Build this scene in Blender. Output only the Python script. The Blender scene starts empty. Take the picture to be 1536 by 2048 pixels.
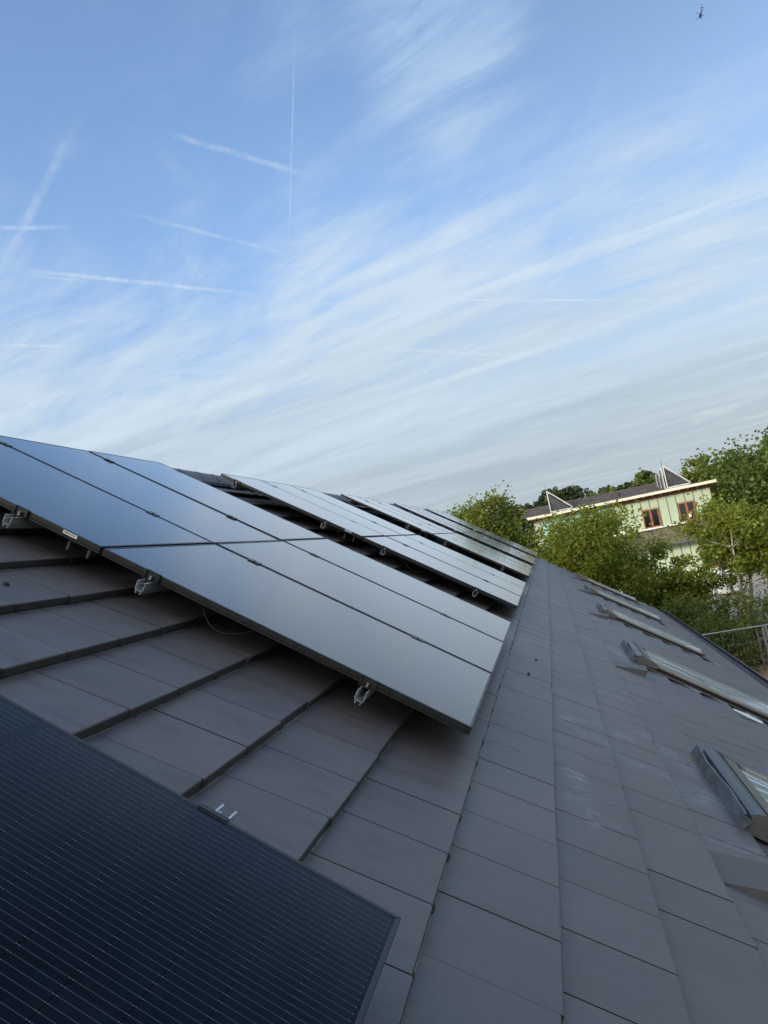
import bpy, math, random
import numpy as np
from mathutils import Vector, Matrix
random.seed(7)
rng = np.random.default_rng(11)
SC = bpy.context.scene
COL = SC.collection
R_ = math.radians
AL = R_(35.0)                       # pitch of the tiled roof
CAMZ = 5.8                          # eye height over the ground
S_ = Vector((math.cos(AL), 0, -math.sin(AL)))      # down the slope
N_ = Vector((math.sin(AL), 0, math.cos(AL)))       # out of the roof
ORG = Vector((0, 0, CAMZ)) - 0.98 * N_             # point of the roof under the camera


def RF(s, n, y):
    return ORG + s * S_ + n * N_ + Vector((0, y, 0))


# ------------------------------------------------------------------ helpers
def tag(o, label=None, cat=None, group=None, kind=None):
    if label: o['label'] = label
    if cat: o['category'] = cat
    if group: o['group'] = group
    if kind: o['kind'] = kind
    return o


def empty(name, loc, rot=(0, 0, 0), label=None, cat=None, group=None):
    o = bpy.data.objects.new(name, None)
    COL.objects.link(o)
    o.location = loc
    o.rotation_euler = rot
    o.empty_display_size = 0.2
    return tag(o, label, cat, group)


class MB:
    def __init__(self):
        self.v = []; self.f = []; self.m = []

    def quadbox(self, p):           # 8 points: bottom ring 0-3, top ring 4-7
        b = len(self.v); self.v += [tuple(q) for q in p]
        for q in ((3, 2, 1, 0), (4, 5, 6, 7), (0, 1, 5, 4), (1, 2, 6, 5), (2, 3, 7, 6), (3, 0, 4, 7)):
            self.f.append(tuple(b + i for i in q))
        return self

    def box(self, x0, x1, y0, y1, z0, z1):
        return self.quadbox([(x0, y0, z0), (x1, y0, z0), (x1, y1, z0), (x0, y1, z0),
                             (x0, y0, z1), (x1, y0, z1), (x1, y1, z1), (x0, y1, z1)])

    def bar(self, a, b, w, h, up=(0, 0, 1)):
        a = Vector(a); b = Vector(b); d = (b - a).normalized(); up = Vector(up)
        r = d.cross(up)
        if r.length < 1e-4: r = d.cross(Vector((1, 0, 0)))
        r.normalize(); u = r.cross(d).normalized()
        r = r * w / 2; u = u * h / 2
        return self.quadbox([a - r - u, a + r - u, b + r - u, b - r - u, a - r + u, a + r + u, b + r + u, b - r + u])

    def prism(self, prof, y0, y1, closed=True):   # profile of (x,z), extruded along y
        b = len(self.v); n = len(prof)
        self.v += [(x, y0, z) for x, z in prof] + [(x, y1, z) for x, z in prof]
        for i in range(n if closed else n - 1):
            j = (i + 1) % n
            self.f.append((b + i, b + n + i, b + n + j, b + j))
        if closed:
            self.f.append(tuple(b + i for i in range(n)))
            self.f.append(tuple(b + n + i for i in reversed(range(n))))
        return self

    def prismx(self, prof, x0, x1):               # profile of (y,z), extruded along x
        b = len(self.v); n = len(prof)
        self.v += [(x0, y, z) for y, z in prof] + [(x1, y, z) for y, z in prof]
        for i in range(n):
            j = (i + 1) % n
            self.f.append((b + i, b + j, b + n + j, b + n + i))
        self.f.append(tuple(b + i for i in reversed(range(n))))
        self.f.append(tuple(b + n + i for i in range(n)))
        return self

    def tube(self, pts, r0, r1=None, k=6):
        if r1 is None: r1 = r0
        pts = [Vector(p) for p in pts]; n = len(pts); b = len(self.v)
        for i, p in enumerate(pts):
            d = (pts[min(i + 1, n - 1)] - pts[max(i - 1, 0)]).normalized()
            x = d.cross(Vector((0.31, 0.17, 0.93)))
            if x.length < 1e-3: x = d.cross(Vector((1, 0, 0)))
            x.normalize(); y = d.cross(x)
            r = r0 + (r1 - r0) * i / max(1, n - 1)
            for j in range(k):
                a = 2 * math.pi * j / k
                self.v.append(tuple(p + x * (r * math.cos(a)) + y * (r * math.sin(a))))
        for i in range(n - 1):
            for j in range(k):
                q = (j + 1) % k
                self.f.append((b + i * k + j, b + i * k + q, b + (i + 1) * k + q, b + (i + 1) * k + j))
        self.f.append(tuple(b + j for j in reversed(range(k))))
        self.f.append(tuple(b + (n - 1) * k + j for j in range(k)))
        return self

    def build(self, name, mat, parent=None, smooth=False, bevel=0):
        me = bpy.data.meshes.new(name)
        me.from_pydata(self.v, [], self.f)
        me.materials.append(mat)
        if smooth:
            me.polygons.foreach_set('use_smooth', [True] * len(me.polygons))
        me.update()
        o = bpy.data.objects.new(name, me)
        COL.objects.link(o)
        if parent: o.parent = parent
        if bevel:
            md = o.modifiers.new('bevel', 'BEVEL'); md.width = bevel; md.segments = 2; md.limit_method = 'ANGLE'
        return o


def copy_tree(o, parent=None):
    c = o.copy(); COL.objects.link(c)
    c.parent = parent
    for ch in list(o.children):
        copy_tree(ch, c)
    return c


# ------------------------------------------------------------------ materials
class NT:
    def __init__(self, tree):
        self.t = tree; self.n = tree.nodes; self.l = tree.links

    def node(self, typ, **kw):
        n = self.n.new(typ)
        for k, v in kw.items(): setattr(n, k, v)
        return n

    def put(self, sock, v):
        if isinstance(v, bpy.types.NodeSocket): self.l.new(v, sock)
        elif v is not None: sock.default_value = v

    def m(self, op, a, b=None, c=None, clamp=False):
        n = self.node('ShaderNodeMath', operation=op, use_clamp=clamp)
        self.put(n.inputs[0], a); self.put(n.inputs[1], b); self.put(n.inputs[2], c)
        return n.outputs[0]

    def vm(self, op, a, b=None):
        n = self.node('ShaderNodeVectorMath', operation=op)
        self.put(n.inputs[0], a)
        if b is not None: self.put(n.inputs[1], b)
        return n.outputs['Value'] if op == 'DOT_PRODUCT' else n.outputs[0]

    def smooth(self, x, a, b, lo=0.0, hi=1.0):
        n = self.node('ShaderNodeMapRange', interpolation_type='SMOOTHSTEP')
        self.put(n.inputs[0], x)
        n.inputs[1].default_value = a; n.inputs[2].default_value = b
        n.inputs[3].default_value = lo; n.inputs[4].default_value = hi
        return n.outputs[0]

    def noise(self, vec, scale, detail=4, rough=0.55, dist=0.0):
        n = self.node('ShaderNodeTexNoise')
        self.put(n.inputs['Vector'], vec)
        n.inputs['Scale'].default_value = scale; n.inputs['Detail'].default_value = detail
        n.inputs['Roughness'].default_value = rough; n.inputs['Distortion'].default_value = dist
        return n.outputs['Fac']

    def mix(self, fac, a, b, blend='MIX'):
        n = self.node('ShaderNodeMix', data_type='RGBA', blend_type=blend)
        self.put(n.inputs[0], fac)
        self.put(n.inputs[6], a if isinstance(a, bpy.types.NodeSocket) else (*a, 1))
        self.put(n.inputs[7], b if isinstance(b, bpy.types.NodeSocket) else (*b, 1))
        return n.outputs[2]

    def obj(self, scale=(1, 1, 1)):
        t = self.node('ShaderNodeTexCoord')
        mp = self.node('ShaderNodeMapping'); mp.inputs['Scale'].default_value = scale
        self.l.new(t.outputs['Object'], mp.inputs[0])
        return mp.outputs[0]

    def sep(self, v):
        n = self.node('ShaderNodeSeparateXYZ'); self.put(n.inputs[0], v); return n.outputs

    def comb(self, x, y, z):
        n = self.node('ShaderNodeCombineXYZ')
        for i, v in enumerate((x, y, z)): self.put(n.inputs[i], v)
        return n.outputs[0]


def new_mat(name):
    m = bpy.data.materials.new(name); m.use_nodes = True
    nt = NT(m.node_tree)
    return m, nt, m.node_tree.nodes['Principled BSDF']


def mat(name, col, rough=0.6, metal=0.0, var=0.15, scale=3.0, stretch=(1, 1, 1), spec=0.5, col2=None, bump=0.0, island=0.0):
    m, nt, b = new_mat(name)
    f = nt.noise(nt.obj(stretch), scale, 6, 0.6)
    f = nt.smooth(f, 0.3, 0.7)
    c2 = col2 or tuple(c * (1 - var) for c in col)
    c1 = tuple(min(1, c * (1 + var * 0.5)) for c in col)
    c = nt.mix(f, c2, c1)
    if island:
        g = nt.node('ShaderNodeNewGeometry')
        k = nt.m('MULTIPLY_ADD', g.outputs['Random Per Island'], island, 1 - island / 2)
        hs = nt.node('ShaderNodeHueSaturation'); nt.put(hs.inputs['Value'], k); nt.put(hs.inputs['Color'], c)
        c = hs.outputs[0]
    nt.put(b.inputs['Base Color'], c)
    nt.put(b.inputs['Roughness'], nt.m('MULTIPLY_ADD', f, 0.12, rough - 0.06))
    b.inputs['Metallic'].default_value = metal
    b.inputs['Specular IOR Level'].default_value = spec
    if bump:
        bp = nt.node('ShaderNodeBump'); bp.inputs['Strength'].default_value = bump; bp.inputs['Distance'].default_value = 0.02
        nt.put(bp.inputs['Height'], nt.noise(nt.obj(stretch), scale * 6, 6, 0.65))
        nt.put(b.inputs['Normal'], bp.outputs[0])
    return m


def seg_mask(nt, xy, a, b, w, ragged):      # soft streak from a to b in object x,y
    x, y = xy
    dx, dy = b[0] - a[0], b[1] - a[1]; L2 = dx * dx + dy * dy
    px = nt.m('SUBTRACT', x, a[0]); py = nt.m('SUBTRACT', y, a[1])
    t = nt.m('DIVIDE', nt.m('ADD', nt.m('MULTIPLY', px, dx), nt.m('MULTIPLY', py, dy)), L2, clamp=True)
    ex = nt.m('SUBTRACT', px, nt.m('MULTIPLY', t, dx)); ey = nt.m('SUBTRACT', py, nt.m('MULTIPLY', t, dy))
    d = nt.m('SQRT', nt.m('ADD', nt.m('MULTIPLY', ex, ex), nt.m('MULTIPLY', ey, ey)))
    return nt.smooth(nt.m('ADD', d, ragged), 0.0, w, 1.0, 0.0)


def make_tile_mat():
    m, nt, b = new_mat('concrete_tile')
    o = nt.obj()
    g = nt.node('ShaderNodeNewGeometry')
    ri = g.outputs['Random Per Island']
    big = nt.smooth(nt.noise(o, 0.9, 3), 0.3, 0.7)
    fine = nt.noise(o, 160, 3, 0.7)
    c = nt.mix(ri, (0.095, 0.085, 0.088), (0.122, 0.107, 0.109))
    c = nt.mix(nt.m('MULTIPLY', big, 0.5), c, (0.104, 0.098, 0.099))
    c = nt.mix(nt.smooth(fine, 0.40, 0.75, 0, 0.30), c, (0.16, 0.16, 0.17))
    x, y, z = nt.sep(o)
    # brown dust washed down below the panels
    strea = nt.noise(nt.obj((1.2, 5, 1)), 2.2, 6, 0.65, 0.6)
    under = nt.smooth(x, 0.25, -0.5)
    c = nt.mix(nt.m('MULTIPLY', nt.smooth(strea, 0.42, 0.72, 0, 0.42), under), c, (0.105, 0.085, 0.068))
    c = nt.mix(nt.smooth(nt.noise(o, 11, 5, 0.7), 0.45, 0.70, 0, 0.30), c, (0.135, 0.122, 0.120))
    # the riser face keeps old dirt
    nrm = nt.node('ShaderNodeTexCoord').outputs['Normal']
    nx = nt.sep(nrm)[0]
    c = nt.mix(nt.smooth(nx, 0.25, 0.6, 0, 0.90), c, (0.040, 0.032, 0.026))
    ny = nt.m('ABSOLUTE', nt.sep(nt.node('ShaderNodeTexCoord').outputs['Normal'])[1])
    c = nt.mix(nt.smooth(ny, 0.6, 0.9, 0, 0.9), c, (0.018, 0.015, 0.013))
    smud = nt.noise(nt.obj((0.8, 2.2, 1)), 2.6, 5, 0.6, 1.2)
    c = nt.mix(nt.m('MULTIPLY', nt.smooth(smud, 0.48, 0.70, 0, 0.52), nt.smooth(x, 0.5, -0.3, 0.25, 1.0)), c, (0.060, 0.052, 0.052))
    # broken pale tan line along the foot of the steps
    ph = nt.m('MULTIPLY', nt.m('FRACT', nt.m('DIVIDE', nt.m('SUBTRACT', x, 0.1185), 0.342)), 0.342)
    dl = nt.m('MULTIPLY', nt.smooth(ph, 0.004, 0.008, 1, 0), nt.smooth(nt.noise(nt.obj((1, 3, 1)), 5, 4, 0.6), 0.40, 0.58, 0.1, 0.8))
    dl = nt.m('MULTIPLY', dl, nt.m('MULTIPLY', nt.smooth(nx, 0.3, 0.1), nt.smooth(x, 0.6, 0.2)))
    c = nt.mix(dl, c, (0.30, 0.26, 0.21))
    # white scuffs left by the fitters
    rag = nt.m('MULTIPLY', nt.m('SUBTRACT', nt.noise(o, 7, 6, 0.75), 0.5), 0.75)
    tot = None
    for a, e, w in (((0.50, 9.27), (0.84, 9.35), 0.20), ((0.84, 9.3), (1.2, 9.3), 0.17), ((1.22, 9.2), (1.40, 9.0), 0.15),
                    ((0.3, 12.6), (0.5, 12.5), .2), ((0.8, 12.4), (1.3, 12.3), .15), ((1.08, 4.42), (1.36, 4.3), 0.2), ((1.2, 4.2), (1.4, 4.35), 0.17), ((0.65, 4.5), (0.95, 4.42), 0.13),
                    ((0.55, 3.7), (0.62, 3.15), 0.09), ((0.5, 4.7), (0.95, 4.95), 0.10), ((1.1, 5.2), (1.36, 4.85), 0.12),
                    ((1.2, 3.75), (1.4, 3.7), 0.08), ((3.32, 13.2), (3.75, 12.6), 0.09), ((0.2, 6.9), (0.5, 7.3), 0.1), ((2.5, 12.5), (2.8, 12.4), 0.1)):
        s = seg_mask(nt, (x, y), a, e, w, rag)
        tot = s if tot is None else nt.m('MAXIMUM', tot, s)
    br = nt.smooth(nt.noise(nt.obj((5, 22, 1)), 1.6, 7, 0.8, 0.6), 0.44, 0.70)
    faint = nt.smooth(nt.noise(nt.obj((3, 11, 1)), 1.1, 6, 0.7), 0.60, 0.82, 0, 0.20)
    sc = nt.m('MAXIMUM', nt.m('MULTIPLY', nt.m('MULTIPLY', tot, br), 0.42), nt.m('MULTIPLY', faint, nt.smooth(x, 0.1, 0.5)))
    c = nt.mix(sc, c, (0.55, 0.56, 0.58))
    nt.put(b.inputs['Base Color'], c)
    nt.put(b.inputs['Roughness'], nt.m('MULTIPLY_ADD', strea, 0.16, 0.37))
    b.inputs['Specular IOR Level'].default_value = 0.5
    bp = nt.node('ShaderNodeBump'); bp.inputs['Strength'].default_value = 0.25; bp.inputs['Distance'].default_value = 0.004
    nt.put(bp.inputs['Height'], nt.m('ADD', fine, nt.m('MULTIPLY', nt.noise(o, 14, 4), 1.2)))
    nt.put(b.inputs['Normal'], bp.outputs[0])
    return m


def make_cell_mat():
    m, nt, b = new_mat('solar_glass')
    x, y, z = nt.sep(nt.obj())
    p = 1.092 / 60
    yy = nt.m('SUBTRACT', y, 0.021)
    fy = nt.m('ABSOLUTE', nt.m('SUBTRACT', nt.m('FRACT', nt.m('DIVIDE', yy, p)), 0.5))
    line = nt.smooth(fy, 0.018, 0.034, 1, 0)
    px = 0.0945
    xx = nt.m('ABSOLUTE', nt.m('SUBTRACT', x, 0.881))            # distance from the middle seam
    fx = nt.m('ABSOLUTE', nt.m('SUBTRACT', nt.m('FRACT', nt.m('DIVIDE', nt.m('SUBTRACT', xx, 0.014), px)), 0.5))
    gap = nt.smooth(fx, 0.482, 0.490, 0, 1)
    dash = nt.smooth(fx, 0.455, 0.470, 0, 1)
    inx = nt.m('MULTIPLY', nt.m('GREATER_THAN', xx, 0.013), nt.m('LESS_THAN', xx, 0.014 + px * 9))
    iny = nt.m('MULTIPLY', nt.m('GREATER_THAN', yy, 0.0), nt.m('LESS_THAN', yy, 1.092))
    line = nt.m('MULTIPLY', nt.m('MULTIPLY', line, inx), iny)
    line = nt.m('MULTIPLY', line, nt.m('SUBTRACT', 1.0, nt.m('MULTIPLY', gap, 0.75)))
    fc = nt.m('ABSOLUTE', nt.m('SUBTRACT', nt.m('FRACT', nt.m('DIVIDE', yy, 0.182)), 0.5))
    seam = nt.m('MAXIMUM', gap, nt.smooth(fc, 0.494, 0.497, 0, 1))
    cellid = nt.node('ShaderNodeTexWhiteNoise', noise_dimensions='2D')
    nt.put(cellid.inputs['Vector'], nt.comb(nt.m('FLOOR', nt.m('DIVIDE', x, px)), nt.m('FLOOR', nt.m('DIVIDE', yy, 0.182)), 0.0))
    base = nt.mix(cellid.outputs['Value'], (0.004, 0.007, 0.013), (0.006, 0.010, 0.018))
    base = nt.mix(seam, base, (0.002, 0.003, 0.005))
    col = nt.mix(dash, (0.088, 0.098, 0.105), (0.26, 0.285, 0.30))
    base = nt.mix(line, base, col)
    dust = nt.noise(nt.obj((3, 3, 1)), 2.0, 6, 0.7)
    base = nt.mix(nt.smooth(dust, 0.5, 0.8, 0, 0.012), base, (0.3, 0.3, 0.3))
    nt.put(b.inputs['Base Color'], base)
    b.inputs['Roughness'].default_value = 0.6
    b.inputs['Specular IOR Level'].default_value = 0.0
    # anti-reflective glass: almost nothing seen steeply, a strong mirror at grazing angles
    lw = nt.node('ShaderNodeLayerWeight'); lw.inputs[0].default_value = 0.5
    fac = nt.m('MINIMUM', nt.m('MULTIPLY_ADD', nt.m('POWER', lw.outputs['Facing'], 5.0), 1.30, 0.003), 0.90)
    gl = nt.node('ShaderNodeBsdfGlossy')
    gl.inputs['Color'].default_value = (1, 1, 1, 1)
    nt.put(gl.inputs['Roughness'], nt.m('MULTIPLY_ADD', dust, 0.06, 0.10))
    mx = nt.node('ShaderNodeMixShader')
    nt.put(mx.inputs[0], fac); nt.l.new(b.outputs[0], mx.inputs[1]); nt.l.new(gl.outputs[0], mx.inputs[2])
    out = [n for n in nt.n if n.type == 'OUTPUT_MATERIAL'][0]
    nt.l.new(mx.outputs[0], out.inputs[0])
    return m


def make_leaf_mat(name, dark, mid, light, tr=0.35, patch=None):
    m, nt, b = new_mat(name)
    g = nt.node('ShaderNodeNewGeometry')
    r = g.outputs['Random Per Island']
    o = nt.obj()
    n1 = nt.smooth(nt.noise(o, 0.7, 4), 0.3, 0.7)
    f = nt.m('MULTIPLY_ADD', r, 0.42, nt.m('MULTIPLY_ADD', n1, 0.46, 0.10))
    c = nt.mix(nt.smooth(f, 0.1, 0.5), dark, mid)
    c = nt.mix(nt.smooth(f, 0.5, 0.9), c, light)
    if patch:
        pm = nt.m('MULTIPLY', nt.smooth(nt.noise(o, 0.45, 2), 0.52, 0.66), nt.smooth(r, 0.35, 0.8))
        c = nt.mix(nt.m('MULTIPLY', pm, 0.6), c, patch)
    nt.put(b.inputs['Base Color'], c)
    b.inputs['Roughness'].default_value = 0.55
    b.inputs['Specular IOR Level'].default_value = 0.35
    t = nt.node('ShaderNodeBsdfTranslucent')
    nt.put(t.inputs[0], nt.mix(0.5, c, tuple(min(1, q * 1.8) for q in light)))
    mx = nt.node('ShaderNodeMixShader'); mx.inputs[0].default_value = tr
    out = [n for n in nt.n if n.type == 'OUTPUT_MATERIAL'][0]
    nt.l.new(b.outputs[0], mx.inputs[1]); nt.l.new(t.outputs[0], mx.inputs[2]); nt.l.new(mx.outputs[0], out.inputs[0])
    return m


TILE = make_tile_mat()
CELL = make_cell_mat()
BLACK_AL = mat('black_anodised', (0.012, 0.013, 0.015), 0.38, 0.0, 0.3, 12)
ALU = mat('mill_aluminium', (0.62, 0.63, 0.64), 0.35, 0.75, 0.12, 20, (1, 0.1, 1))
HOOKM = mat('hook_steel', (0.22, 0.22, 0.22), 0.45, 0.7, 0.3, 15)
STEEL = mat('bolt_steel', (0.75, 0.75, 0.74), 0.3, 1.0, 0.1, 30)
STICK = mat('sticker_white', (0.8, 0.8, 0.78), 0.5)
INK = mat('ink_dark', (0.03, 0.03, 0.03), 0.6)
CABLE = mat('cable_black', (0.015, 0.015, 0.016), 0.5)
CONN = mat('connector_dusty', (0.16, 0.15, 0.13), 0.6, var=0.5, scale=40)
RIDGE = mat('ridge_concrete', (0.125, 0.120, 0.124), 0.5, var=0.2, scale=6, island=0.12, bump=0.2)
DARKMET = mat('dark_gutter', (0.012, 0.013, 0.02), 0.45)
GUTEDGE = mat('gutter_bead', (0.16, 0.17, 0.19), 0.4)
HOOD = mat('bluegrey_metal', (0.075, 0.095, 0.11), 0.36, 0.35, 0.3, 5, (1, 3, 1))
LEAD = mat('grey_flashing', (0.12, 0.14, 0.15), 0.45, 0.5, 0.35, 7, bump=0.3)
BEIGE = mat('beige_cover', (0.34, 0.31, 0.265), 0.4, 0.3, 0.25, 6, (0.5, 4, 1))
BROWNAL = mat('brown_cover', (0.165, 0.155, 0.14), 0.4, 0.45, 0.25, 6, (0.5, 4, 1))
DARKRUB = mat('dark_gasket', (0.012, 0.012, 0.012), 0.6)
FLASHPC = mat('bright_flashing', (0.62, 0.64, 0.66), 0.35, 0.6, 0.2, 12)
DEBRIS = mat('dirt_crumb', (0.05, 0.042, 0.035), 0.9, var=0.5, scale=30)
DRYLEAF = mat('dry_leaf', (0.30, 0.20, 0.07), 0.8, var=0.4, scale=60)
VENT = mat('vent_tile_grey', (0.088, 0.080, 0.082), 0.5, var=0.2, scale=8, bump=0.1)
RENDER = mat('white_render', (0.62, 0.60, 0.56), 0.9, var=0.1, scale=1.5)


def make_film_glass():
    m, nt, b = new_mat('filmed_glass')
    n1 = nt.noise(nt.obj((0.5, 11, 1)), 1.5, 5, 0.6, 0.4)
    n2 = nt.noise(nt.obj((0.9, 26, 1)), 1.7, 4, 0.6, 0.3)
    f = nt.m('MAXIMUM', nt.smooth(n1, 0.50, 0.60), nt.smooth(n2, 0.58, 0.66))
    c = nt.mix(f, (0.22, 0.28, 0.27), (0.74, 0.78, 0.79))
    nt.put(b.inputs['Base Color'], c)
    nt.put(b.inputs['Roughness'], nt.m('MULTIPLY_ADD', f, 0.22, 0.10))
    bp = nt.node('ShaderNodeBump'); bp.inputs['Strength'].default_value = 0.6; bp.inputs['Distance'].default_value = 0.01
    nt.put(bp.inputs['Height'], n1); nt.put(b.inputs['Normal'], bp.outputs[0])
    return m


FILMGLASS = make_film_glass()


def make_film():
    m, nt, b = new_mat('clear_plastic_film')
    n = nt.noise(nt.obj((1, 5, 1)), 7, 5, 0.65, 0.8)
    b.inputs['Base Color'].default_value = (0.72, 0.75, 0.77, 1)
    b.inputs['Roughness'].default_value = 0.18
    nt.put(b.inputs['Alpha'], nt.smooth(n, 0.35, 0.65, 0.30, 0.85))
    return m


FILM = make_film()

# ------------------------------------------------------------------ own house with the tiled roof
S_RIDGE, S_EAVE, Y_NEAR, Y_FAR = -3.70, 4.36, -4.0, 26.0
RX = ORG + S_RIDGE * S_                       # ridge line (x,z)
EX = ORG + S_EAVE * S_
house = empty('house', (RX.x, 11.0, 0), label='house under the camera, dark grey tiled roof with a row of roof windows', cat='house')


def house_part(mb, name, m, slope=True, **kw):
    o = mb.build(name, m, house, **kw)
    if slope:
        o.location = ORG - house.location
        o.rotation_euler = (0, AL, 0)
    else:
        o.location = -house.location
    return o


GA, TW = 0.342, 0.3045
tb = MB(); lock_faces = set()
k_lo = math.ceil((S_RIDGE - 0.12) / GA); k_hi = math.floor((S_EAVE - 0.12) / GA)
for k in range(k_lo, k_hi + 1):
    s0 = 0.120 + GA * k
    off = 0.066 if k % 2 == 0 else 0.066 + TW / 2
    j0 = int((Y_NEAR - off) / TW); j1 = int((Y_FAR - off) / TW)
    for j in range(j0, j1 + 1):
        y0 = off + j * TW; y1 = y0 + TW
        y0c = max(y0, Y_NEAR); y1c = min(y1, Y_FAR)
        if y1c - y0c < 0.03: continue
        ds = random.gauss(0, 0.0022); dn = random.gauss(0, 0.0005); tl = random.gauss(0, 0.0003)
        g0, g1 = 0.0020 + random.uniform(-.0004, .0006), 0.0020 + random.uniform(-.0004, .0006)
        bk = max(-0.372, S_RIDGE + 0.02 - s0)
        if bk > -0.05: continue
        prof = [(bk, -0.0012 + 0.107 * (bk + 0.014)), (-0.0085, -0.0008), (-0.0035, -0.0016), (-0.0010, -0.0040), (0, -0.0075), (0.0, -0.0315), (-0.05, -0.0335), (bk, -0.0235 + 0.107 * (bk + 0.014))]
        a = y0c + g0; c = y1c - g1
        b0 = len(tb.v); n = len(prof)
        for yy, sg in ((a, -1), (c, 1)):
            for (ps, pn) in prof:
                tb.v.append((s0 + ps + ds, yy, pn + dn + sg * tl))
        for i in range(n):
            q = (i + 1) % n
            tb.f.append((b0 + i, b0 + n + i, b0 + n + q, b0 + q))
        tb.f.append(tuple(b0 + i for i in range(n)))
        tb.f.append(tuple(b0 + n + i for i in reversed(range(n))))
        # curled end of the side lock, seen at the riser beside each joint
        if y0c == y0 and -4 < s0 < 0.5 and y0 < 14:
            nf = len(tb.f)
            tb.tube([(s0 - 0.003, y0 + 0.010, -0.033), (s0 + 0.0025, y0 + 0.015, -0.025), (s0 + 0.0025, y0 + 0.027, -0.019), (s0 - 0.002, y0 + 0.038, -0.017)], 0.0042, 0.003, 5)
            lock_faces.update(range(nf, len(tb.f)))
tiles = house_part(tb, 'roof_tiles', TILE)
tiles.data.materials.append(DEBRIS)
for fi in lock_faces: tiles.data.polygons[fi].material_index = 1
# the far slope of the same roof
back = tiles.copy(); COL.objects.link(back); back.parent = house
back.name = 'roof_tiles'
back.rotation_euler = (0, AL, math.pi)
back.location = Vector((2 * RX.x - ORG.x, Y_NEAR + Y_FAR, ORG.z)) - house.location
# decking under the tiles
d = MB()
d.prism([(S_RIDGE - 0.02, -0.13), (S_RIDGE - 0.02, -0.075), (S_EAVE - 0.05, -0.075), (S_EAVE - 0.05, -0.13)], Y_NEAR + 0.05, Y_FAR - 0.05)
dk = house_part(d, 'roof_deck', DARKRUB)
d2 = dk.copy(); COL.objects.link(d2); d2.parent = house
d2.rotation_euler = (0, AL, math.pi); d2.location = Vector((2 * RX.x - ORG.x, Y_NEAR + Y_FAR, ORG.z)) - house.location
# ridge
rb = MB()
yy = Y_NEAR
while yy < Y_FAR - 0.05:
    y1 = min(yy + 0.40, Y_FAR + 0.02)
    h0 = RX.z
    z0 = h0 + 0.012 * 0
    out = [(-0.150, -0.085), (-0.115, -0.010), (-0.055, 0.045), (0.055, 0.045), (0.115, -0.010), (0.150, -0.085)]
    inn = [(0.130, -0.105), (0.10, -0.04), (0.045, 0.015), (-0.045, 0.015), (-0.10, -0.04), (-0.130, -0.105)]
    rb.prism([(RX.x + x, RX.z + z) for x, z in out + inn], yy, y1 - 0.004)
    col_ = [(x * 1.03, z + 0.005) for x, z in out]
    rb.prism([(RX.x + x, RX.z + z) for x, z in col_ + [(x * 0.97, z - 0.02) for x, z in reversed(col_)]], y1 - 0.05, y1 - 0.008)
    yy += 0.40
house_part(rb, 'ridge_caps', RIDGE, slope=False)
# scalloped roll under the ridge
rr = MB()
for sg in (1, -1):
    rr = MB(); n = int((Y_FAR - Y_NEAR) / 0.05)
    for i in range(n + 1):
        yy = Y_NEAR + i * 0.05
        wv = 0.012 * math.cos(2 * math.pi * yy / 0.15)
        rr.v += [(RX.x + sg * 0.10, yy, RX.z - 0.06), (RX.x + sg * 0.165, yy, RX.z - 0.098 + wv), (RX.x + sg * 0.185, yy, RX.z - 0.125 + 0.5 * wv)]
    for i in range(n):
        for q in (0, 1):
            a = i * 3 + q; rr.f.append((a, a + 1, a + 4, a + 3))
    house_part(rr, 'ridge_roll', DARKRUB, slope=False)
# verge trim on the far gable and eave gutter
vg = MB(); vg.prism([(S_RIDGE, -0.16), (S_RIDGE, -0.046), (S_EAVE + 0.02, -0.046), (S_EAVE + 0.02, -0.16)], Y_FAR + 0.004, Y_FAR + 0.03)
house_part(vg, 'verge_board', DARKMET)
vg = MB(); vg.prism([(S_RIDGE, -0.16), (S_RIDGE, -0.046), (S_EAVE + 0.02, -0.046), (S_EAVE + 0.02, -0.16)], Y_NEAR - 0.03, Y_NEAR - 0.004)
house_part(vg, 'verge_board', DARKMET)
gx, gz = EX.x + 0.070, EX.z - 0.032
prof = []
for i in range(9):
    a = math.pi + math.pi * i / 8
    prof.append((gx + 0.075 * math.cos(a), gz + 0.075 * math.sin(a)))
for i in range(9):
    a = 2 * math.pi - math.pi * i / 8
    prof.append((gx + 0.071 * math.cos(a), gz + 0.071 * math.sin(a)))
gt = MB(); gt.prism(prof, Y_NEAR, Y_FAR)
gut = house_part(gt, 'gutter', DARKMET, slope=False)
ge = MB(); ge.tube([(gx + 0.075, Y_NEAR, gz), (gx + 0.075, Y_FAR, gz)], 0.009, k=6)
go = ge.build('gutter_bead', GUTEDGE, gut)
for q in (7.0, 13.0, 19.0):
    gj = MB(); gj.prism([(x, z) for x, z in [(gx + 0.082 * math.cos(math.pi + math.pi * i / 8), gz + 0.082 * math.sin(math.pi + math.pi * i / 8)) for i in range(9)] + [(gx + 0.0765 * math.cos(2 * math.pi - math.pi * i / 8), gz + 0.0765 * math.sin(2 * math.pi - math.pi * i / 8)) for i in range(9)]], q, q + 0.04)
    gj.build('gutter_joint', GUTEDGE, gut)
wl = MB()
wx0, wx1 = 2 * RX.x - EX.x + 0.35, EX.x - 0.35
wz = EX.z - 0.02
apex = RX.z - 0.22
wl.prism([(wx0, 0), (wx1, 0), (wx1, wz), (RX.x, apex), (wx0, wz)], Y_NEAR + 0.25, Y_FAR - 0.25)
house_part(wl, 'wall', RENDER, slope=False)

# roof windows: width along y, s from the top flashing downwards
WL = 1.80


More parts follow.
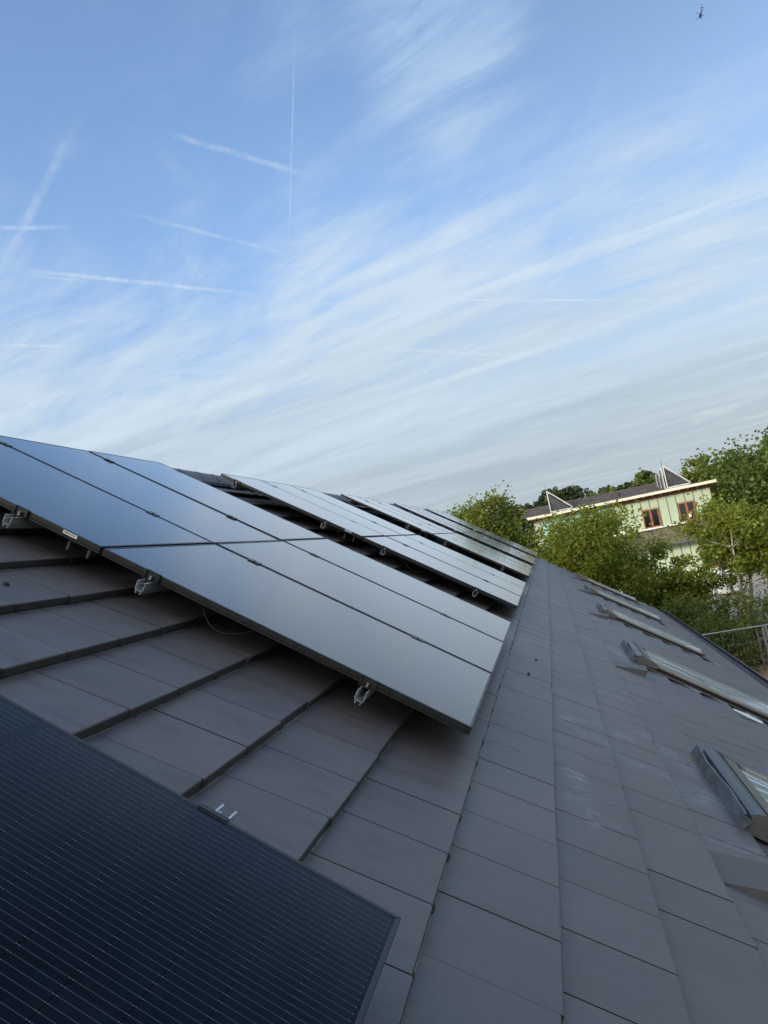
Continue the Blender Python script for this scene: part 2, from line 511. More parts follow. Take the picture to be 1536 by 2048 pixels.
def crumple(nx, ny, x0, x1, y0, y1, z, amp, seed):
    mb = MB(); r = np.random.default_rng(seed)
    ph = r.uniform(0, 6.28, 6)
    for i in range(nx + 1):
        for j in range(ny + 1):
            x = x0 + (x1 - x0) * i / nx; y = y0 + (y1 - y0) * j / ny
            e = min(1, 3 * min(j, ny - j) / ny)
            h = amp * (0.55 + 0.3 * math.sin(7 * y + 2 * x + ph[0]) + 0.25 * math.sin(17 * y - 3 * x + ph[1]) + 0.15 * math.sin(11 * x + 9 * y + ph[2])) * (0.25 + 0.75 * (i / nx) ** 2) * e
            mb.v.append((x, y, z + max(0.002, h) + r.normal(0, 0.0006)))
    for i in range(nx):
        for j in range(ny):
            a = i * (ny + 1) + j
            mb.f.append((a, a + ny + 1, a + ny + 2, a + 1))
    return mb


def roof_window(s0, y0, w, idx):
    e = bpy.data.objects.new('roof_window', None); COL.objects.link(e)
    e.parent = house; e.empty_display_size = 0.2
    e.location = RF(s0, -0.004, y0) - house.location; e.rotation_euler = (0, AL, 0); e.scale = (1, 1, 0.8)
    base = MB()                       # dark curb
    base.box(0.02, WL, 0.05, w - 0.05, -0.06, 0.055)
    base.build('curb', DARKRUB, e)
    up = MB()                         # bent upstand sheet above the window
    rn = random.Random(40 + idx)
    n = 14
    for i in range(n + 1):
        t = i / n; y = -0.03 + (w + 0.06) * t
        wob = 0.010 * math.sin(7 * t + idx) + rn.uniform(-0.003, 0.003)
        up.v += [(-0.050, y, -0.030), (-0.018, y, -0.024), (-0.006 + wob, y, 0.086 + 0.4 * wob), (0.006 + wob, y, 0.090 + 0.4 * wob)]
    for i in range(n):
        for q in range(3):
            a = i * 4 + q; up.f.append((a, a + 1, a + 5, a + 4))
    b = len(up.v)                     # folded ear at the near corner
    up.v += [(-0.018, -0.03, -0.026), (-0.006, -0.03, 0.084), (0.045, -0.034, 0.070), (0.012, -0.032, -0.02)]
    up.f.append((b, b + 1, b + 2, b + 3))
    u = up.build('upstand_flashing', LEAD, e)
    sd = u.modifiers.new('thick', 'SOLIDIFY'); sd.thickness = 0.003
    hd = MB()                         # rounded hood
    prof = [(0.043, 0.0), (0.039, 0.06)]
    for i in range(9):
        a = math.pi - math.pi * 0.80 * i / 8
        prof.append((0.090 + 0.052 * math.cos(a), 0.066 + 0.055 * math.sin(a)))
    prof += [(0.225, 0.088), (0.225, 0.05)]
    hd.prism(prof, 0.012, w - 0.012)
    hd.build('hood', HOOD, e)
    hb = MB(); hb.box(0.150, 0.235, 0.0125, w - 0.0125, 0.099, 0.104)
    hb.v = [(x, y, z - (x - 0.150) * 0.10) for x, y, z in hb.v]
    hb.build('hood_strip', BROWNAL, e)
    for (ya, yb) in ((0.0, 0.012), (w - 0.012, w)):
        ec = MB()                     # end cap of the hood
        ec.prism([(0.045, 0.0), (0.042, 0.075), (0.055, 0.112), (0.095, 0.126), (0.17, 0.109), (0.27, 0.092), (0.30, 0.06), (0.27, 0.03)], ya - 0.004, yb)
        ec.build('end_cap', BROWNAL, e)
    for sgn, ya in ((1, 0.0), (-1, w - 0.055)):
        sr = MB()
        sr.box(0.302, WL + 0.03, ya, ya + 0.055, 0.052, 0.090)
        sr.build('side_cover', BEIGE, e, bevel=0.006)
        lo = MB(); lo.box(0.06, WL, ya + (0.01 if sgn > 0 else 0.0), ya + (0.055 if sgn > 0 else 0.045), -0.03, 0.0515)
        lo.build('side_frame', DARKRUB, e)
        fl = MB(); fl.box(0.03, WL + 0.10, (ya - 0.055) if sgn > 0 else ya + 0.056, (ya - 0.001) if sgn > 0 else ya + 0.11, -0.006, 0.010)
        fl.build('side_flashing', BROWNAL, e)
    gl = MB(); gl.box(0.228, WL - 0.02, 0.056, w - 0.056, 0.056, 0.072)
    gl.build('glass', FILMGLASS, e)
    bt = MB(); bt.box(WL - 0.02, WL + 0.05, 0.0, w, 0.03, 0.082)
    bt.build('bottom_cover', BROWNAL, e, bevel=0.008)
    ap = MB(); ap.box(WL + 0.05, WL + 0.19, -0.06, w + 0.06, -0.004, 0.010)
    ap.build('apron', LEAD, e)
    if idx > 0:
        fm = crumple(46, 26, 0.9, WL + 0.01, 0.02, w - 0.02, 0.076, 0.055, idx)
        fo = fm.build('protective_film', FILM, e, smooth=True)
    # bright soaker pieces showing at tile steps on the near side
    r2 = random.Random(idx)
    for q in range(1, 6):
        if r2.random() < (0.75 if idx in (1, 2) else 0.45):
            ss = 0.22 + q * GA + r2.uniform(-0.03, 0.03); ll = r2.uniform(0.10, 0.22)
            sk = MB(); sk.quadbox([(ss, -0.115, 0.001), (ss + ll, -0.130, 0.001), (ss + ll, -0.075, 0.002), (ss, -0.08, 0.002),
                        (ss, -0.115, 0.004), (ss + ll, -0.130, 0.004), (ss + ll, -0.075, 0.005), (ss, -0.08, 0.005)])
            sk.build('soaker', FLASHPC, e)
    return e


WIN_Y = [4.07, 8.87, 13.77, 18.70, 23.50]
for i, y in enumerate(WIN_Y):
    e = roof_window(1.44, y, 1.18, i)
    e['label'] = ['nearest roof window, cut by the right edge of the picture, with blue grey hood', 'roof window with crumpled clear film, second from the camera', 'third roof window up the roof with film bunched at its foot', 'fourth roof window, seen very flat', 'farthest roof window near the gable end'][i]
# wedge shaped vent tiles beside the windows
for i, y in enumerate(WIN_Y):
    vt = MB(); y0 = y - 0.87
    a, c = 1.152, 1.486
    vt.v += [(a, y0, -0.033), (c, y0, -0.010), (c, y0 + 0.012, 0.064), (a, y0 + 0.30, -0.033), (c, y0 + 0.30, -0.010), (c, y0 + 0.288, 0.064)]
    vt.f += [(0, 2, 1), (3, 4, 5), (0, 3, 5, 2), (1, 2, 5, 4), (0, 1, 4, 3)]
    o = vt.build('vent_tile', VENT, house)
    o.location = ORG - house.location; o.rotation_euler = (0, AL, 0)

# ------------------------------------------------------------------ solar panels
PL, PW, PT = 1.762, 1.134, 0.035
N_TOP = 0.98 - 0.8345                       # glass level over the tile edges
S_BOT = 0.046
ARR = [2.972, 7.77, 12.75, 17.42, 22.25]
AN = ['nearest sky reflecting array', 'second array from the camera', 'third array from the camera', 'fourth array from the camera', 'farthest array at the gable end']


def panel_proto():
    e = empty('solar_module', (0, 0, 0), (0, AL, 0))
    fr = MB(); w = 0.011; h = PT
    # outer frame of four mitred bars with a shallow groove on the outside
    def ring(x0, x1, y0, y1, z0, z1, wi):
        fr.quadbox([(x0, y0, z0), (x1, y0, z0), (x1 - wi, y0 + wi, z0), (x0 + wi, y0 + wi, z0), (x0, y0, z1), (x1, y0, z1), (x1 - wi, y0 + wi, z1), (x0 + wi, y0 + wi, z1)])
        fr.quadbox([(x1, y0, z0), (x1, y1, z0), (x1 - wi, y1 - wi, z0), (x1 - wi, y0 + wi, z0), (x1, y0, z1), (x1, y1, z1), (x1 - wi, y1 - wi, z1), (x1 - wi, y0 + wi, z1)])
        fr.quadbox([(x1, y1, z0), (x0, y1, z0), (x0 + wi, y1 - wi, z0), (x1 - wi, y1 - wi, z0), (x1, y1, z1), (x0, y1, z1), (x0 + wi, y1 - wi, z1), (x1 - wi, y1 - wi, z1)])
        fr.quadbox([(x0, y1, z0), (x0, y0, z0), (x0 + wi, y0 + wi, z0), (x0 + wi, y1 - wi, z0), (x0, y1, z1), (x0, y0, z1), (x0 + wi, y0 + wi, z1), (x0 + wi, y1 - wi, z1)])
    ring(0, PL, 0, PW, -0.0225, 0, w)
    ring(0.0015, PL - 0.0015, 0.0015, PW - 0.0015, -0.0265, -0.0225, w)
    ring(0, PL, 0, PW, -h, -0.0265, 0.028)
    fo_ = fr.build('frame', BLACK_AL, e)
    bv = fo_.modifiers.new('bevel', 'BEVEL'); bv.width = 0.0012; bv.segments = 1; bv.limit_method = 'ANGLE'
    g = MB(); g.box(w, PL - w, w, PW - w, -0.007, -0.0015)
    o = g.build('glass', CELL, e)
    bk = MB(); bk.box(w, PL - w, w, PW - w, -0.011, -0.0071)
    bk.build('backsheet', DARKRUB, e)
    return e


proto = panel_proto()
first = True
GRP = 'black solar panels fixed in arrays on the tiled roof'


def sticker(e):
    s = MB(); x0 = PL - 0.20
    s.box(x0, x0 + 0.075, -0.0016, -0.0002, -0.0195, -0.0035)
    so = s.build('serial_sticker', STICK, e)
    k = MB(); r = random.Random(3); q = x0 + 0.006
    while q < x0 + 0.066:
        w = r.choice((0.0012, 0.002, 0.003)); k.box(q, q + w, -0.0019, -0.0017, -0.014, -0.007); q += w + r.choice((0.0015, 0.0025))
    k.build('barcode', INK, so)


for a, y0 in enumerate(ARR):
    for row in (0, 1):
        for st in range(3):
            if first: e = proto; first = False
            else: e = copy_tree(proto)
            s0 = S_BOT - PL - row * (PL + 0.016)
            e.location = RF(s0 + random.uniform(-.0015, .0015), N_TOP + random.uniform(-.0006, .0006), y0 + st * (PW + 0.020))
            e.rotation_euler = (random.gauss(0, 0.0012), AL + random.gauss(0, 0.0010), random.gauss(0, 0.0006))
            rown = ('lower', 'upper')[row]; stn = ('front', 'middle', 'rear')[st]
            tag(e, f'solar panel, {rown} row, {stn} strip of the {AN[a]}', 'solar panel', GRP)
    # serial sticker on the front edge of the upper front panel
for o in list(bpy.data.objects):
    if o.type == 'EMPTY' and o.name.startswith('solar_module') and 'upper row, front strip' in o['label']:
        sticker(o)
# the dark panel right below the camera, seen steeply
e = copy_tree(proto)
YD = 1.505 - PW
e.location = RF(S_BOT - PL, N_TOP, YD); e.rotation_euler = (0, AL, 0)
tag(e, 'dark blue solar panel with thin silver lines, closest to the camera', 'solar panel', GRP)


def rail(s, ya, yb, label, clamps):
    """open C rail along y; clamps: list of (y, kind)"""
    rm = MB()
    w, h, t = 0.020, 0.043, 0.0024
    z1 = N_TOP - PT - 0.001; z0 = z1 - h
    def plate(x0, x1, za, zb): rm.box(x0, x1, 0, yb - ya, za, zb)
    # tapered side walls, floor, inner lips and the two feet
    for sg in (1, -1):
        rm.prism([(sg * (w - 0.004), z0 - z1), (sg * w, z0 - z1 + 0.010), (sg * w, -t), (sg * (w - t), -t), (sg * (w - t), z0 - z1 + 0.010), (sg * (w - t - 0.003), z0 - z1 + t)], 0, yb - ya)
        rm.box(min(sg * w, sg * (w - 0.0055)), max(sg * w, sg * (w - 0.0055)), 0, yb - ya, -t + 0.0001, 0)
        rm.box(min(sg * (w - t - .0001), sg * (w - 0.0065)), max(sg * (w - t - .0001), sg * (w - 0.0065)), 0, yb - ya, -0.020, -0.0175)
        rm.box(min(sg * 0.0135, sg * 0.011), max(sg * 0.0135, sg * 0.011), 0, yb - ya, z0 - z1 - 0.009, z0 - z1)
        rm.box(min(sg * 0.0135, sg * 0.006), max(sg * 0.0135, sg * 0.006), 0, yb - ya, z0 - z1 - 0.0115, z0 - z1 - 0.0091)
    plate(-w + 0.005, w - 0.005, z0 - z1 + 0.0001, z0 - z1 + t)
    o = rm.build('mounting_rail', ALU)
    o.location = RF(s, z1, ya); o.rotation_euler = (0, AL, 0)
    tag(o, label, 'mounting rail', 'aluminium rails carrying the solar panels')
    for y, kind in clamps:
        c = MB(); yl = y - ya
        L = 0.036
        if kind == 'mid':
            c.box(-L, L, yl - 0.026, yl + 0.026, PT + 0.0012, PT + 0.0042)
            c.box(-L, L, yl - 0.0085, yl + 0.0085, 0.001, PT + 0.0011)
        else:
            sg = -1 if kind == 'start' else 1         # outer side of the panel edge
            ya_, yb_ = sorted((yl + sg * 0.0018, yl + sg * 0.0050))
            c.box(-L, L, ya_, yb_, 0.003, PT + 0.0040)
            ya_, yb_ = sorted((yl - sg * 0.009, yl + sg * 0.0050))
            c.box(-L, L, ya_, yb_, PT + 0.0041 - 0.0030, PT + 0.0042)
            ya_, yb_ = sorted((yl + sg * 0.0050, yl + sg * 0.026))
            c.box(-L, L, ya_, yb_, 0.0012, 0.0050)
            ya_, yb_ = sorted((yl + sg * 0.0051, yl + sg * 0.012))
            c.box(-L, -L + 0.005, ya_, yb_, 0.0051, PT); c.box(L - 0.005, L, ya_, yb_, 0.0051, PT)
        co = c.build('clamp', BLACK_AL, o)
        bm = MB()
        if kind == 'mid': bm.tube([(0, yl, PT + 0.0043), (0, yl, PT + 0.0085)], 0.0055, k=8)
        else:
            sg = -1 if kind == 'start' else 1
            bm.tube([(0, yl + sg * 0.0165, 0.0051), (0, yl + sg * 0.0165, 0.022)], 0.0062, k=8)
        bm.build('bolt', STEEL if kind != 'mid' else BLACK_AL, co)
    y = ya + 0.80
    while y < yb:
        hk = MB(); yl = y - ya
        hk.box(-0.016, 0.020, yl - 0.016, yl + 0.016, -h - 0.020, -h - 0.0118)
        hk.bar((0.0, yl, -h - 0.018), (-0.012, yl, -h - 0.060), 0.030, 0.007, (1, 0, 0))
        hk.bar((-0.012, yl, -h - 0.060), (-0.19, yl, -h - 0.068), 0.030, 0.007, (0, 0, 1))
        hk.build('roof_hook', HOOKM, o)
        y += 0.92
    return o


RS = [-0.40, -1.45, -2.16, -3.28]
RN = ['lowest', 'second lowest', 'third lowest', 'topmost']
for a, y0 in enumerate(ARR):
    yend = y0 + 3 * PW + 0.04
    for i, s in enumerate(RS):
        cl = [(y0, 'start'), (y0 + PW + 0.010, 'mid'), (y0 + 2 * PW + 0.030, 'mid'), (yend, 'end')]
        pr = (0.085, 0.078, 0.076, 0.075)[i] if a == 0 else 0.055 + 0.01 * ((a * 3 + i) % 3)
        rail(s, y0 - pr, yend + 0.05, f'aluminium rail, {RN[i]} of the four under the {AN[a]}', cl)
rail(-0.40, YD - 0.05, 1.505 + 0.118, 'bright rail tips sticking out past the dark panel closest to the camera', [(1.505, 'end')])

# cables hanging under the front edges
CL = [(-1.24, -0.02), (-2.70, -0.06)]
for a, y0 in enumerate(ARR):
    c = empty('solar_cable', RF(-1.2, N_TOP - 0.06, y0 + 0.05), (0, AL, 0), f'thin black cable loop hanging under the {AN[a]}', 'cable', 'cables hanging under the solar panels')
    t = MB()
    pts = []
    for i in range(13):
        u = i / 12
        pts.append((-0.06 + 0.33 * u, 0.05 - 0.07 * math.sin(math.pi * u), 0.035 - 0.085 * math.sin(math.pi * u) - 0.01 * u))
    t.tube(pts, 0.0028, k=6)
    t.build('cable', CABLE, c, smooth=True)
    t = MB(); t.tube([(-0.06, 0.05, 0.035), (-0.085, 0.07, 0.022), (-0.12, 0.10, 0.015)], 0.009, k=8)
    t.build('connector', CONN, c)
    c2 = empty('cable_connector', RF(-1.90, N_TOP - 0.075, y0 + 0.10), (0, AL, 0), f'dusty plug pair dangling under the {AN[a]}', 'connector', 'cable plugs under the panels')
    for (dx, dz) in ((-0.05, 0.0), (0.06, 0.005)):
        t = MB()
        t.tube([(dx, 0, dz + 0.05), (dx + 0.012, -0.01, dz + 0.005)], 0.0035, k=6)
        t.tube([(dx + 0.012, -0.01, dz + 0.006), (dx + 0.018, -0.02, dz - 0.030)], 0.009, 0.007, k=8)
        t.build('plug', CONN, c2)

# crumbs of mortar lying on the tiles
for (s, y, r, lab) in ((0.335, 6.12, 0.009, 'dark crumb of mortar on bare tiles, the farther of two right of the nearest array'), (0.29, 5.44, 0.012, 'dark crumb of mortar on bare tiles, the nearer of two right of the nearest array'),
                       (-1.77, 2.50, 0.012, 'dark crumb lying on a tile at the left picture edge')):
    c = MB(); rr_ = random.Random(int(y * 100))
    b = 0
    P = []
    for i in range(4):
        for j in range(7):
            th = math.pi * (i + 0.5) / 4; ph = 2 * math.pi * j / 7
            q = r * rr_.uniform(0.7, 1.15)
            P.append((q * math.sin(th) * math.cos(ph) * 1.3, q * math.sin(th) * math.sin(ph), q * math.cos(th) * 0.7))
    c.v = P
    for i in range(3):
        for j in range(7):
            c.f.append((i * 7 + j, i * 7 + (j + 1) % 7, (i + 1) * 7 + (j + 1) % 7, (i + 1) * 7 + j))
    c.f.append(tuple(range(6, -1, -1))); c.f.append(tuple(range(21, 28)))
    o = c.build('mortar_crumb', DEBRIS); o.location = RF(s, -0.036 * ((0.120 - s) % GA) / GA + r * 0.55, y); o.rotation_euler = (0, AL, 0.4)
    tag(o, lab, 'crumb', 'crumbs lying on the roof tiles')
# a scrap of white film by the second window
wp = MB()
wp.v = [(0, 0, 0.0), (0.16, -0.05, 0.004), (0.30, -0.02, 0.0), (0.30, 0.05, 0.006), (0.15, 0.06, 0.012), (0.0, 0.05, 0.002)]
wp.f = [(0, 1, 4, 5), (1, 2, 3, 4)]
o = wp.build('film_scrap', STICK); sd = o.modifiers.new('thick', 'SOLIDIFY'); sd.thickness = 0.0015
o.location = RF(2.50, 0.002, 8.50); o.rotation_euler = (0, AL, -0.15)
tag(o, 'white plastic scrap lying on tiles between the two nearest roof windows', 'plastic scrap')
# dry leaf caught behind the nearest window
lf = MB(); lf.v = [(0, 0, 0), (0.02, 0.012, 0.012), (0.045, 0, 0.006), (0.022, -0.014, 0.014)]; lf.f = [(0, 1, 2), (0, 2, 3)]
o = lf.build('dry_leaf', DRYLEAF); o.location = RF(1.352, -0.016, 4.99); o.rotation_euler = (0.3, AL - 0.5, 0.8)
tag(o, 'small brown leaf caught above the upstand of the nearest roof window', 'leaf')

# ------------------------------------------------------------------ ground
GRASS = mat('grass_ground', (0.055, 0.075, 0.022), 0.9, var=0.5, scale=0.4, col2=(0.09, 0.08, 0.045), bump=0.4)
PAVE = mat('pale_paving', (0.36, 0.33, 0.29), 0.9, var=0.2, scale=1.0)
SAND = mat('orange_sand', (0.42, 0.27, 0.15), 0.95, var=0.3, scale=2.5, bump=0.6)
g = MB(); g.v = [(-450, -200, 0), (450, -200, 0), (450, 600, 0), (-450, 600, 0)]; g.f = [(0, 1, 2, 3)]
tag(g.build('ground', GRASS), kind='structure')
g = MB(); g.v = [(-9, 34.5, 0.004), (22, 33.5, 0.004), (22, 56.5, 0.004), (-9, 57, 0.004)]; g.f = [(0, 1, 2, 3)]
tag(g.build('yard_paving', PAVE), kind='structure')
g = MB(); n = 22; r2 = random.Random(5); g.v = [(6.0, 25.0, 0.005)]
for i in range(n):
    a = 2 * math.pi * i / n; g.v.append((6.0 + 2.6 * math.cos(a) * r2.uniform(.85, 1.1), 24.6 + 2.7 * math.sin(a) * r2.uniform(.85, 1.1), 0.005))
for i in range(n): g.f.append((0, 1 + i, 1 + (i + 1) % n))
tag(g.build('sand_patch', SAND), kind='structure')

# ------------------------------------------------------------------ vegetation
LEAF_A = make_leaf_mat('leaf_yellow_green', (0.075, 0.110, 0.014), (0.160, 0.205, 0.024), (0.27, 0.29, 0.045), 0.48, patch=(0.24, 0.17, 0.03))
LEAF_B = make_leaf_mat('leaf_olive', (0.062, 0.092, 0.014), (0.135, 0.175, 0.026), (0.22, 0.24, 0.045), 0.42)
LEAF_D = make_leaf_mat('leaf_dark', (0.045, 0.072, 0.014), (0.095, 0.138, 0.024), (0.16, 0.20, 0.038), 0.35)
LEAF_H = make_leaf_mat('leaf_hedge', (0.055, 0.078, 0.014), (0.110, 0.138, 0.024), (0.19, 0.20, 0.038), 0.35, patch=(0.12, 0.08, 0.02))
LEAF_F = make_leaf_mat('leaf_far_wood', (0.028, 0.045, 0.020), (0.045, 0.065, 0.028), (0.07, 0.09, 0.04), 0.2)
BARK = mat('pale_bark', (0.26, 0.23, 0.19), 0.9, var=0.5, scale=6, stretch=(1, 1, 0.3), bump=0.5)
BARKD = mat('dark_bark', (0.09, 0.07, 0.05), 0.9, var=0.4, scale=6, bump=0.5)


def leaves_mesh(name, cen, mats, size, parent, seed, flat=0.25):
    """cen: array of leaf centres; each leaf is a lobed blade of six points folded along its midrib"""
    r = np.random.default_rng(seed)
    n = len(cen)
    nrm = r.normal(0, 1, (n, 3)); nrm[:, 2] = np.abs(nrm[:, 2]) + flat
    nrm /= np.linalg.norm(nrm, axis=1)[:, None]
    t = r.normal(0, 1, (n, 3)); t -= (t * nrm).sum(1)[:, None] * nrm; t /= np.linalg.norm(t, axis=1)[:, None]
    b = np.cross(nrm, t)
    L = size * r.uniform(0.65, 1.3, n)
    shape = [(-0.5, 0.0, 0.0), (-0.12, 0.46, -0.10), (0.16, 0.34, -0.06), (0.55, 0.0, -0.08), (0.16, -0.34, -0.06), (-0.12, -0.46, -0.10)]
    V = np.zeros((n, 6, 3))
    for i, (a, c, d) in enumerate(shape):
        V[:, i] = cen + L[:, None] * (a * t + c * b + d * nrm)
    V = V.reshape(-1, 3)
    base = np.arange(n) * 6
    F = np.stack([base, base + 1, base + 2, base + 3, base, base + 3, base + 4, base + 5], 1).reshape(-1)
    me = bpy.data.meshes.new(name)
    me.vertices.add(len(V)); me.vertices.foreach_set('co', V.reshape(-1).astype(np.float32))
    me.loops.add(len(F)); me.loops.foreach_set('vertex_index', F.astype(np.int32))
    me.polygons.add(2 * n)
    me.polygons.foreach_set('loop_start', (np.arange(2 * n) * 4).astype(np.int32))
    me.polygons.foreach_set('loop_total', np.full(2 * n, 4, np.int32))
    me.update(calc_edges=True); me.validate()
    me.materials.append(mats)
    o = bpy.data.objects.new(name, me); COL.objects.link(o)
    if parent: o.parent = parent
    return o


def tree(name, loc, zc, rad, n_cl, per, leaf, size, label, cat, lmat, bmat, seed, group=None, trunk_r=0.09, stems=1, lumpy=0.35, clr=None):
    """crown centre height zc, radii rad=(rx,ry,rz); clumps of leaves on limb ends"""
    r = np.random.default_rng(seed)
    e = empty(name, loc, label=label, cat=cat, group=group)
    rx, ry, rz = rad
    # big lobes give the outline its unevenness
    nl = 9
    lob = r.normal(0, 1, (nl, 3)); lob /= np.linalg.norm(lob, axis=1)[:, None]
    lob *= r.uniform(0.35, 0.78, nl)[:, None]
    lr = r.uniform(0.36, 0.58, nl)
    cl = []
    while len(cl) < n_cl:
        i = r.integers(nl)
        d = r.normal(0, 1, 3); d /= np.linalg.norm(d)
        p = lob[i] + d * lr[i] * r.uniform(0.55, 1.0) ** 0.5
        if r.random() < 0.12: p = p * r.uniform(1.0, 1.18)
        cl.append(p)
    cl = np.array(cl) * np.array([rx, ry, rz]) + np.array([0, 0, zc])
    cl = cl[cl[:, 2] > 0.15]
    cr = clr or 0.115 * (rx + rz) / 2
    cs = []
    for c in cl:
        k = int(per * r.uniform(0.5, 1.5))
        q = r.normal(0, 1, (k, 3)) * np.array([1, 1, 0.75]) * cr * r.uniform(0.7, 1.3)
        cs.append(c + q)
    cs = np.concatenate(cs)
    cs = cs[cs[:, 2] > 0.08]
    tb_ = MB()
    for s in range(stems):
        a0 = 2 * math.pi * s / max(1, stems) + seed
        bx, by = (0.12 * math.cos(a0), 0.12 * math.sin(a0)) if stems > 1 else (0, 0)
        tx, ty = (rx * 0.45 * math.cos(a0), ry * 0.45 * math.sin(a0)) if stems > 1 else (0.1, 0.05)
        pts = [(bx, by, -0.1)]
        top = zc + rz * (0.2 if stems > 1 else 0.55)
        for i in range(1, 7):
            u = i / 6
            pts.append((bx + (tx - bx) * u ** 1.3 + r.normal(0, 0.04), by + (ty - by) * u ** 1.3 + r.normal(0, 0.04), top * u))
        tb_.tube(pts, trunk_r, trunk_r * 0.25, 7)
        for c in cl[r.choice(len(cl), min(len(cl), 26 // stems + 6), replace=False)]:
            u = min(0.9, max(0.25, (c[2] - rz * 0.35) / top)); i = int(u * 6)
            p0 = np.array(pts[i]); mid = p0 * 0.5 + c * 0.5 + r.normal(0, 0.08, 3) + np.array([0, 0, -0.08 * rz])
            tb_.tube([p0, mid, c], trunk_r * 0.36, trunk_r * 0.06, 5)
    tb_.build('trunk', bmat, e, smooth=True)
    leaves_mesh('crown', cs, lmat, size, e, seed + 100)
    return e


def build_trees():
    G = 'young broadleaf trees in front of the green building'
    tree('broadleaf_tree', (-2.75, 33.4, 0), 5.25, (2.45, 2.1, 2.75), 190, 125, None, 0.125, 'green leafy tree rising behind the far solar arrays', 'tree', LEAF_B, BARK, 1, G)
    tree('broadleaf_tree', (1.75, 33.6, 0), 3.55, (2.65, 2.3, 2.75), 260, 140, None, 0.125, 'broad yellow green tree beyond the roof end hiding the middle of the green building', 'tree', LEAF_A, BARK, 2, G)
    tree('broadleaf_tree', (7.0, 32.6, 0), 4.0, (2.1, 1.8, 1.85), 120, 90, None, 0.130, 'sparse tree with pale bare stems in front of the building corner', 'tree', LEAF_A, BARK, 13, G, 0.10, 3)
    tree('broadleaf_tree', (4.5, 34.2, 0), 1.95, (1.75, 1.4, 2.0), 120, 125, None, 0.125, 'low bushy yellow green tree between the broad tree and the bare stemmed tree', 'tree', LEAF_A, BARK, 4, G, 0.06)
    tree('broadleaf_tree', (9.6, 31.6, 0), 3.0, (1.7, 1.5, 2.5), 110, 120, None, 0.125, 'leafy yellow green tree at the right edge in front of the tall dark tree', 'tree', LEAF_A, BARK, 5, G, 0.06)
    tree('dark_tree', (18.3, 58.0, 0), 5.0, (4.4, 3.8, 5.1), 330, 80, None, 0.26, 'tall dark green tree right of the green building', 'tree', LEAF_D, BARKD, 6, None, 0.25)
    tree('dark_tree', (15.2, 53.5, 0), 2.2, (2.2, 2.0, 3.0), 110, 70, None, 0.24, 'lower dark green tree under the tall dark tree', 'tree', LEAF_D, BARKD, 7, None, 0.12)
    tree('slender_tree', (15.2, 74.0, 0), 7.1, (2.6, 2.4, 2.9), 130, 60, None, 0.26, 'airy pale green tree behind the right end of the building', 'tree', LEAF_B, BARKD, 8, None, 0.14)
    tree('background_tree', (10.6, 80.0, 0), 7.0, (2.4, 2.2, 2.8), 75, 60, None, 0.32, 'rounded dark tree behind the roof beside the larger collector frame', 'tree', LEAF_D, BARKD, 9, None, 0.16)
    tree('background_tree', (6.6, 86.0, 0), 7.0, (2.8, 2.4, 2.6), 70, 60, None, 0.34, 'lower dark tree behind the middle of the building roof', 'tree', LEAF_D, BARKD, 10, None, 0.16)
    # dark shrubs behind the wire fence
    for i, (x, y, zc, rr_, hz, lab) in enumerate([
            (3.9, 27.9, 1.25, 1.15, 1.25, 'dark green shrub against the gutter end, leftmost of the shrubs'),
            (5.4, 29.0, 1.15, 1.25, 1.25, 'dark green shrub below the bare stemmed tree'),
            (7.1, 28.6, 1.15, 1.35, 1.3, 'dark green shrub right of the fence post'),
            (4.7, 26.4, 0.85, 0.95, 0.95, 'dense low shrub behind the wire fence beside the gutter'),
            (5.95, 27.4, 0.75, 0.75, 0.85, 'low olive shrub beside the sandpit'),
            (8.9, 30.2, 1.4, 1.5, 1.5, 'tall green shrub at the right picture edge behind the fence')]):
        tree('shrub', (x, y, 0), zc, (rr_, rr_ * 0.9, hz), 80, 85, None, 0.075, lab, 'shrub', LEAF_H, BARKD, 30 + i, 'dark shrubs behind the wire fence', 0.03, 3, clr=0.2)


build_trees()


def far_wood():
    r = np.random.default_rng(77); cs = []
    for i in range(150):
        x = r.uniform(-40, 62); y = 185 + r.uniform(-14, 22)
        top = 12.5 + 1.0 * math.sin(x * 0.11 + 1.0) + 0.8 * math.sin(x * 0.31) + r.normal(0, 0.5)
        cr = r.uniform(2.4, 4.2)
        k = 150
        d = r.normal(0, 1, (k, 3)); d /= np.linalg.norm(d, axis=1)[:, None]
        cs.append(np.array([x, y, top - cr]) + d * cr * r.uniform(0.75, 1.0, (k, 1)) * np.array([1, 1, 1]))
        kk = 60
        cs.append(np.stack([x + r.normal(0, cr * .6, kk), y + r.normal(0, cr * .6, kk), r.uniform(0.5, max(1.0, top - cr), kk)], 1))
    o = leaves_mesh('woodland', np.concatenate(cs), LEAF_F, 1.25, None, 78, 0.3)
    tag(o, 'distant wooded ridge on the horizon behind the building', 'woodland', kind='stuff')


far_wood()

# ------------------------------------------------------------------ the green building
B_ORG = (-0.84, 57.07, 0.0); B_ROT = math.atan2(-0.0726912, 0.9973545)
bld = empty('timber_building', B_ORG, (0, 0, B_ROT), 'two storey timber framed building with pale green wall boards and brown windows', 'building')
GREEN = mat('mint_board', (0.42, 0.50, 0.34), 0.75, var=0.10, scale=0.8, col2=(0.385, 0.48, 0.33))
TEAL = mat('teal_board', (0.27, 0.56, 0.52), 0.7, var=0.2, scale=1.2)
GREYB = mat('grey_board', (0.45, 0.47, 0.42), 0.8, var=0.1, scale=1.0)
BATTEN = mat('timber_batten', (0.24, 0.155, 0.075), 0.8, var=0.3, scale=6)
FRAMEW = mat('brown_window_wood', (0.30, 0.105, 0.035), 0.5, var=0.25, scale=5)
RAFTER = mat('rafter_wood', (0.20, 0.095, 0.040), 0.8, var=0.35, scale=4)
